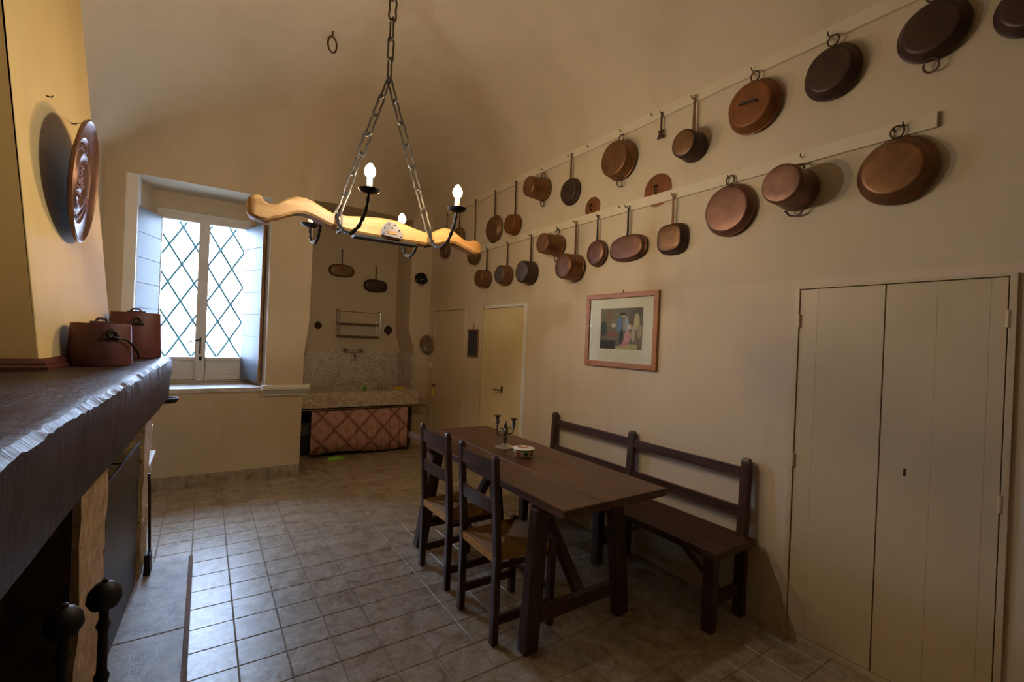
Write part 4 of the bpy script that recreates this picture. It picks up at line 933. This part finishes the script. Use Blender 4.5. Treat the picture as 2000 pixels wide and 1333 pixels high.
for k, c in enumerate(ink): at_.data[k].color = (c[0], c[1], c[2], 1)
me.materials.append(MATS['colour_print']); o = bpy.data.objects.new('print', me); COL.objects.link(o); o.parent = pf; o.location = (0, 0.010, 0.012)
B().box(0.0130, 0.0145, -hw+fw, hw-fw, -hh3+fw, hh3-fw).build('glass_pane', 'glass', pf)

# ================================================================== TABLE
tb = thing('dining_table', 'long dark wooden trestle table with thick planks', 'table', (1.742, 2.535, 0.0))
TL, TW = 0.955, 0.365
cuts = [-TW, -0.115, 0.130, TW]
for a, c_ in zip(cuts[:-1], cuts[1:]): B().box(a+0.0012, c_-0.0012, -TL+random.uniform(-.004, .004), TL+random.uniform(-.004, .004), 0.722, 0.764+random.uniform(-0.0006, 0.0006)).build('plank', 'table_wood', tb, bevel=0.006)
for s in (-1, 1):
    yy = -0.735 if s < 0 else 0.590
    B().prism([(-0.355, 0.721), (0.335, 0.721), (0.335, 0.690), (0.29, 0.655), (-0.32, 0.655), (-0.355, 0.690)], yy-0.04, yy+0.04, 'xz').build('cleat', 'leg_wood', tb, bevel=0.006)
    for xt, xb in (((-0.325, -0.368), (0.200, 0.282)) if s < 0 else ((-0.270, -0.385), (0.215, 0.290))):
        B().bar((xt, yy, 0.700), (xb, yy, 0.0), 0.085, 0.062, (0, 1, 0), 0.085, 0.066).build('leg', 'leg_wood', tb, bevel=0.008)
    B().bar((-0.35, yy, 0.165), (0.25, yy, 0.165), 0.042, 0.070).build('stretcher', 'rail_wood', tb, bevel=0.005)
    B().bar((0.0, yy-s*0.015, 0.145), (0.0, s*0.16, 0.716), 0.060, 0.045).build('brace', 'leg_wood', tb, bevel=0.005)

# ---- candelabrum
cd = thing('candelabrum', 'small silver two-arm candelabrum on the table', 'candelabrum', (1.795, 2.715, 0.7655), 0.15)
def sqf(h, r): return (h, r)
B().lathe([(0.0, 0.0), (0.0, 0.062), (0.006, 0.064), (0.010, 0.058), (0.014, 0.040), (0.022, 0.022), (0.030, 0.014), (0.034, 0.0)], 40, sq=5.0).build('base', 'silver', cd, smooth=True)
B().lathe([(0.026, 0.012), (0.045, 0.009), (0.06, 0.016), (0.075, 0.020), (0.085, 0.010), (0.10, 0.013), (0.115, 0.022), (0.13, 0.016), (0.14, 0.010)], 18).build('stem', 'pewter', cd, smooth=True)
B().lathe([(0.138, 0.009), (0.146, 0.016), (0.158, 0.016), (0.175, 0.008), (0.19, 0.003), (0.195, 0.0)], 14).build('finial', 'pewter', cd, smooth=True)
for s, up in ((-1, 0.035), (1, 0.0)):
    B().tube([(s*0.012, 0, 0.115), (s*0.03, 0, 0.095), (s*0.055, 0, 0.092), (s*0.074, 0, 0.11), (s*0.078, 0, 0.135+up)], 0.0055, 8).build('arm', 'pewter', cd, smooth=True)
    B().tube([(s*0.018, 0, 0.12), (s*0.03, 0, 0.140), (s*0.048, 0, 0.143), (s*0.056, 0, 0.128), (s*0.046, 0, 0.116)], 0.004, 8).build('scroll', 'pewter', cd, smooth=True)
    B().lathe([(0.130+up, 0.006), (0.138+up, 0.014), (0.145+up, 0.010), (0.155+up, 0.016), (0.17+up, 0.012), (0.19+up, 0.013), (0.197+up, 0.026), (0.201+up, 0.026), (0.199+up, 0.008), (0.18+up, 0.007), (0.18+up, 0.0)], 18, c=(s*0.078, 0, 0)).build('candle_cup', 'pewter', cd, smooth=True)
# ---- covered china bowl
bw = thing('china_bowl', 'lidded white china bowl painted with red and green, on the table', 'bowl', (1.772, 2.455, 0.7655))
B().lathe([(0.0, 0.0), (0.0, 0.048), (0.004, 0.052), (0.016, 0.063), (0.034, 0.070), (0.050, 0.073), (0.0505, 0.0)], 40).build('bowl_body', 'painted_china', bw, smooth=True)
B().lathe([(0.051, 0.0), (0.051, 0.076), (0.056, 0.077), (0.060, 0.070), (0.066, 0.045), (0.069, 0.020), (0.070, 0.0)], 40).build('bowl_lid', 'painted_china', bw, smooth=True)

# ================================================================== CHAIRS (backs towards the fireplace)
def chair(x, y, label, rz=0.0):
    t = thing('dining_chair', label, 'chair', (x, y, 0.0), rz, 'rush seat chairs at the table')
    for s in (-1, 1):
        yy = s*0.178
        b = B().bar((-0.175, yy, 0.0), (-0.175, yy, 0.45), 0.036, 0.036, (1, 0, 0)); b.bar((-0.175, yy, 0.45), (-0.208, yy, 0.935), 0.036, 0.036, (1, 0, 0), 0.034, 0.032)
        b.bar((-0.208, yy, 0.935), (-0.209, yy, 0.955), 0.034, 0.032, (1, 0, 0), 0.022, 0.020)
        b.build('back_post', 'chair_wood', t, bevel=0.004)
        B().box(0.157, 0.193, yy-0.018+s*0.006, yy+0.018+s*0.006, 0.0, 0.462).build('leg', 'chair_wood', t, bevel=0.005)
        B().box(-0.157, 0.157, yy-0.011, yy+0.011, 0.095, 0.138).build('stretcher', 'chair_wood', t, bevel=0.003)
        B().box(-0.157, 0.157, yy-0.010, yy+0.010, 0.375, 0.400).build('seat_rail', 'chair_wood', t, bevel=0.003)
    B().box(0.165, 0.187, -0.166, 0.166, 0.17, 0.205).build('stretcher', 'chair_wood', t, bevel=0.003)
    for z0, z1 in ((0.845, 0.925), (0.655, 0.722)):
        zc = (z0+z1)/2; xo = -0.175-0.033*(zc-0.45)/0.485; b = B()
        for k in range(8):
            ya = -0.160+0.04*k; yb = ya+0.04
            f_ = lambda q: -0.012*(1-(q/0.16)**2)
            b.add([(xo+f_(ya)-0.009, ya, z0), (xo+f_(yb)-0.009, yb, z0), (xo+f_(yb)+0.009, yb, z0), (xo+f_(ya)+0.009, ya, z0), (xo+f_(ya)-0.012, ya, z1), (xo+f_(yb)-0.012, yb, z1), (xo+f_(yb)+0.006, yb, z1), (xo+f_(ya)+0.006, ya, z1)],
                  [(0, 3, 2, 1), (4, 5, 6, 7), (0, 1, 5, 4), (2, 3, 7, 6)]+([(3, 0, 4, 7)] if k == 0 else [])+([(1, 2, 6, 5)] if k == 7 else []))
        b.build('back_slat', 'chair_wood', t)
    # rush seat: four woven triangles sinking to the centre
    zc = 0.440; vv = [(-0.182, -0.160, 0.448), (0.178, -0.172, 0.448), (0.178, 0.172, 0.448), (-0.182, 0.160, 0.448), (0.0, 0.0, zc)]
    st = B(); se = [((-0.182, -0.160), (0.156, -0.166)), ((0.156, -0.186), (0.156, 0.186)), ((0.156, 0.166), (-0.182, 0.160)), ((-0.182, 0.160), (-0.182, -0.160))]
    cs = [(-0.19, -0.168), (0.188, -0.180), (0.188, 0.180), (-0.19, 0.168)]
    for k in range(4):
        A, C_ = cs[k], cs[(k+1) % 4]; nn = 13
        for q in range(nn):
            f0 = q/nn; f1 = (q+0.86)/nn
            def pt(e, f, z): return (e[0]*(1-f), e[1]*(1-f), z-0.008*f)
            P0 = pt(A, f0, 0.448); P1 = pt(C_, f0, 0.448); P2 = pt(C_, f1, 0.448); P3 = pt(A, f1, 0.448)
            m0 = pt(A, (f0+f1)/2, 0.4525); m1 = pt(C_, (f0+f1)/2, 0.4525)
            st.add([P0, P1, m1, m0], [(0, 1, 2, 3)]); st.add([m0, m1, P2, P3], [(0, 1, 2, 3)])
    st.build('rush_seat', 'rush', t)
    sd_ = B(); 
    for k in range(4):
        A, C_ = cs[k], cs[(k+1) % 4]
        sd_.add([(A[0], A[1], 0.449), (C_[0], C_[1], 0.449), (C_[0], C_[1], 0.408), (A[0], A[1], 0.408)], [(0, 1, 2, 3)])
    sd_.add([(c_[0]*0.999, c_[1]*0.999, 0.408) for c_ in cs], [(0, 1, 2, 3)]); sd_.add([(c_[0]*0.97, c_[1]*0.97, 0.438) for c_ in cs], [(0, 1, 2, 3)])
    sd_.build('seat_edge', 'rush_pale', t)
    return t
chair(1.430, 2.105, 'rush seat ladder-back chair nearest the viewer')
chair(1.440, 2.680, 'rush seat ladder-back chair farther along the table, towards the window', 0.03)

# ================================================================== BENCH
bn = thing('bench', 'long dark wooden bench with a railed back along the wall', 'bench', (2.43, 2.28, 0.0))
B().box(-0.195, 0.195, -0.925, 0.925, 0.425, 0.466).build('seat', 'rail_wood', bn, bevel=0.008)
for yy in (-0.845, 0.01, 0.90):
    B().bar((0.185, yy, 0.0), (0.188, yy, 0.46), 0.058, 0.044, (1, 0, 0)).bar((0.188, yy, 0.46), (0.205, yy, 0.885), 0.056, 0.042, (1, 0, 0), 0.052, 0.038).bar((0.205, yy, 0.885), (0.206, yy, 0.902), 0.052, 0.038, (1, 0, 0), 0.034, 0.024).build('back_post', 'leg_wood', bn, bevel=0.004)
    B().bar((-0.110, yy, 0.0), (-0.105, yy, 0.425), 0.062, 0.058, (1, 0, 0)).build('leg', 'leg_wood', bn, bevel=0.005)
    B().box(-0.08, 0.16, yy-0.016, yy+0.016, 0.13, 0.19).build('stretcher', 'leg_wood', bn, bevel=0.003)
for a, c_ in ((-0.817, -0.018), (0.038, 0.872)):
    B().bar((0.200, a, 0.818), (0.200, c_, 0.818-0.004), 0.022, 0.058).build('back_rail', 'rail_wood', bn, bevel=0.003)
    B().bar((0.192, a, 0.592), (0.192, c_, 0.590), 0.022, 0.060).build('back_rail', 'rail_wood', bn, bevel=0.003)
    B().bar((0.02, a+0.0, 0.175), (0.02, a+0.36, 0.415), 0.030, 0.022).build('brace', 'leg_wood', bn, bevel=0.003)
    B().bar((0.02, c_-0.0, 0.175), (0.02, c_-0.36, 0.415), 0.030, 0.022).build('brace', 'leg_wood', bn, bevel=0.003)

# ================================================================== YOKE CHANDELIER
ch = thing('yoke_chandelier', 'ox-yoke chandelier with iron arms and lit candle bulbs', 'chandelier', (0.82, 2.60, 2.0))
# outline: x, z top, z bottom (world), thickness half
def px(x): return x-0.82
OUT = [(0.148, 2.155, 2.115, 0.022), (0.153, 2.17, 2.095, 0.04), (0.167, 2.182, 2.082, 0.048), (0.186, 2.188, 2.072, 0.048), (0.205, 2.186, 2.068, 0.048), (0.224, 2.16, 2.067, 0.048), (0.243, 2.154, 2.069, 0.048), (0.262, 2.157, 2.084, 0.048), (0.281, 2.166, 2.089, 0.048), (0.3, 2.182, 2.098, 0.048), (0.33, 2.2, 2.114, 0.048), (0.366, 2.214, 2.13, 0.048), (0.403, 2.215, 2.135, 0.048), (0.439, 2.207, 2.128, 0.048), (0.475, 2.191, 2.115, 0.048), (0.511, 2.174, 2.102, 0.048), (0.547, 2.162, 2.092, 0.048), (0.584, 2.16, 2.087, 0.048), (0.62, 2.162, 2.083, 0.048), (0.7, 2.174, 2.076, 0.048), (0.8, 2.185, 2.075, 0.048), (0.9, 2.185, 2.074, 0.048), (0.98, 2.163, 2.075, 0.048), (1.03, 2.153, 2.075, 0.048), (1.063, 2.148, 2.075, 0.048), (1.095, 2.15, 2.075, 0.048), (1.128, 2.165, 2.079, 0.048), (1.161, 2.185, 2.092, 0.048), (1.193, 2.195, 2.103, 0.048), (1.226, 2.195, 2.111, 0.048), (1.259, 2.181, 2.112, 0.048), (1.292, 2.162, 2.105, 0.048), (1.324, 2.145, 2.093, 0.048), (1.357, 2.139, 2.082, 0.048), (1.39, 2.15, 2.068, 0.048), (1.422, 2.152, 2.062, 0.048), (1.445, 2.142, 2.066, 0.04), (1.455, 2.125, 2.08, 0.022)]
vv = []; ff = []; m_ = 8
for x, zt, zb, th in OUT:
    x = px(x); zt -= 2.0; zb -= 2.0; bv = min(0.012, (zt-zb)*0.25, th*0.5)
    vv += [(x, -th+bv, zb), (x, -th, zb+bv), (x, -th, zt-bv), (x, -th+bv, zt), (x, th-bv, zt), (x, th, zt-bv), (x, th, zb+bv), (x, th-bv, zb)]
for i in range(len(OUT)-1):
    for k in range(m_): ff.append((i*m_+k, i*m_+(k+1) % m_, (i+1)*m_+(k+1) % m_, (i+1)*m_+k))
ff.append(tuple(range(m_))); ff.append(tuple((len(OUT)-1)*m_+k for k in range(m_)))
B().add(vv, ff).build('yoke_beam', 'yoke_wood', ch, smooth=True)
B().box(px(0.66), px(1.02), -0.035, 0.035, 0.060, 0.078).build('underside_strip', 'iron', ch, bevel=0.003)
for x in (0.585, 1.098): B().box(px(x)-0.005, px(x)+0.005, -0.0505, 0.0505, 0.072, 0.154 if x > 1 else 0.163).build('iron_band', 'copper_dark', ch)
pq = B().prism([(px(0.800), 0.088), (px(0.920), 0.080), (px(0.922), 0.112), (px(0.900), 0.140), (px(0.882), 0.164), (px(0.836), 0.170), (px(0.812), 0.140), (px(0.797), 0.108)], -0.056, -0.048, 'xz').build('metal_plaque', 'tin_grey', ch, bevel=0.002)
B().box(px(0.835), px(0.885), -0.0585, -0.055, 0.100, 0.116).build('plaque_window', 'brass_old', pq)
rvm = B().lathe([(0, 0.0045), (0.003, 0.0035), (0.004, 0.0)], 10, 'x').mesh('plaque_rivet', 'iron')
for a, c_ in ((0.812, 0.096), (0.910, 0.092), (0.816, 0.128), (0.900, 0.126), (0.840, 0.155), (0.876, 0.152), (0.860, 0.135)):
    shared('plaque_rivet', rvm, pq, (px(a), -0.056, c_), (0, 0, -PI/2))
def arm(X, s, mat, dx=0.0, dz=0.0):
    L = 0.38
    pts = [(px(X), s*0.048, 0.155), (px(X), s*0.085, 0.100), (px(X)+dx*0.3, s*0.14, 0.052), (px(X)+dx*0.5, s*0.21, 0.036), (px(X)+dx*0.75, s*0.29, 0.058), (px(X)+dx*0.95, s*0.35, 0.125+dz), (px(X)+dx, s*L, 0.205+dz)]
    pp = []
    for i in range(len(pts)-1):
        for q in range(6):
            t = q/6; pp.append(Vector(pts[i]).lerp(Vector(pts[i+1]), t))
    pp.append(Vector(pts[-1])); pp = [pp[0]]+[(pp[i-1]+pp[i]*2+pp[i+1])/4 for i in range(1, len(pp)-1)]+[pp[-1]]
    a = B().tube(pp, [0.0085+0.0022*math.sin(i*1.9) for i in range(len(pp))], 8).build('arm', 'iron', ch, smooth=True)
    e = (px(X)+dx, s*L, dz)
    B().lathe([(0.200, 0.012), (0.205, 0.034), (0.214, 0.048), (0.222, 0.052), (0.220, 0.046), (0.212, 0.020), (0.212, 0.0)], 24, c=e).build('drip_cup', 'iron', a, smooth=True)
    B().lathe([(0.213, 0.013), (0.275, 0.013), (0.277, 0.0)], 14, c=e).build('candle_sleeve', 'candle_sleeve', a, smooth=True)
    B().lathe([(0.278, 0.008), (0.288, 0.020), (0.305, 0.026), (0.322, 0.023), (0.345, 0.008), (0.350, 0.0)], 14, c=e).build('bulb', mat, a, smooth=True)
arm(0.560, -1, 'bulb_cool', 0.07); arm(1.085, -1, 'bulb_warm', 0.012); arm(1.070, 1, 'bulb_warm'); arm(0.505, 1, 'bulb_warm', 0.0, -0.045)
# chains
lk = B(); pts = []
for k in range(28):
    a = 2*PI*k/28; w = 0.0250*(1-0.30*math.cos(a)**0*math.exp(-((math.sin(a))/0.45)**2)) ; pts.append((w*math.copysign(abs(math.cos(a))**0.6, math.cos(a)), 0, 0.058*math.copysign(abs(math.sin(a))**0.8, math.sin(a))))
link = lk.tube(pts, 0.0058, 7, closed=True).mesh('chain_link', 'chain_iron', smooth=True)
def chain(p0, p1, n, tw=0.0):
    p0, p1 = Vector(p0), Vector(p1); d = (p1-p0); L = d.length/n; q = d.to_track_quat('Z', 'Y')
    for i in range(n):
        o = bpy.data.objects.new('chain_link', link); COL.objects.link(o); o.parent = ch
        o.location = p0.lerp(p1, (i+0.5)/n); o.rotation_mode = 'QUATERNION'
        from mathutils import Quaternion
        o.rotation_quaternion = q @ Quaternion((0, 0, 1), tw+(i % 2)*PI/2+0.2*math.sin(i*1.7)); o.scale = (1, 1, L*0.5/0.052)
apex = (px(0.823), 0.0, 0.99)
chain((px(0.565), -0.048, 0.160), apex, 7, 0.3); chain((px(1.085), -0.045, 0.155), apex, 7, 0.5)
ztop = dome_z(0.83, 2.6)-2.0
chain(apex, (px(0.835), 0.0, ztop-0.06), 8, 0.2)
B().lathe([(ztop-0.07, 0.004), (ztop-0.03, 0.006), (ztop-0.02, 0.05), (ztop+0.005, 0.055)], 16, c=(px(0.835), 0, 0)).build('ceiling_hook', 'iron', ch, smooth=True)

# iron ring in the vault
rd = _f+_r*((650-1000)/FPX)-_u*((66-666.5)/FPX); tt = 1.0
while tt < 9 and (EYE+rd*tt).z < dome_z((EYE+rd*tt).x, (EYE+rd*tt).y)-0.02: tt += 0.01
rp_ = EYE+rd*tt
rg = thing('ceiling_ring', 'rusty iron ring hanging from the vault left of the chain', 'iron ring', rp_)
B().tube([(0, 0, 0.03), (0, 0, -0.02), (0.012, 0, -0.03)], 0.006, 8).build('staple', 'handle_iron', rg)
pts = [(0.035*math.cos(a), 0.010*math.cos(a), -0.085+0.062*math.sin(a)) for a in [2*PI*k/20 for k in range(20)]]
B().tube(pts, 0.007, 8, closed=True).build('ring', 'handle_iron', rg, smooth=True)
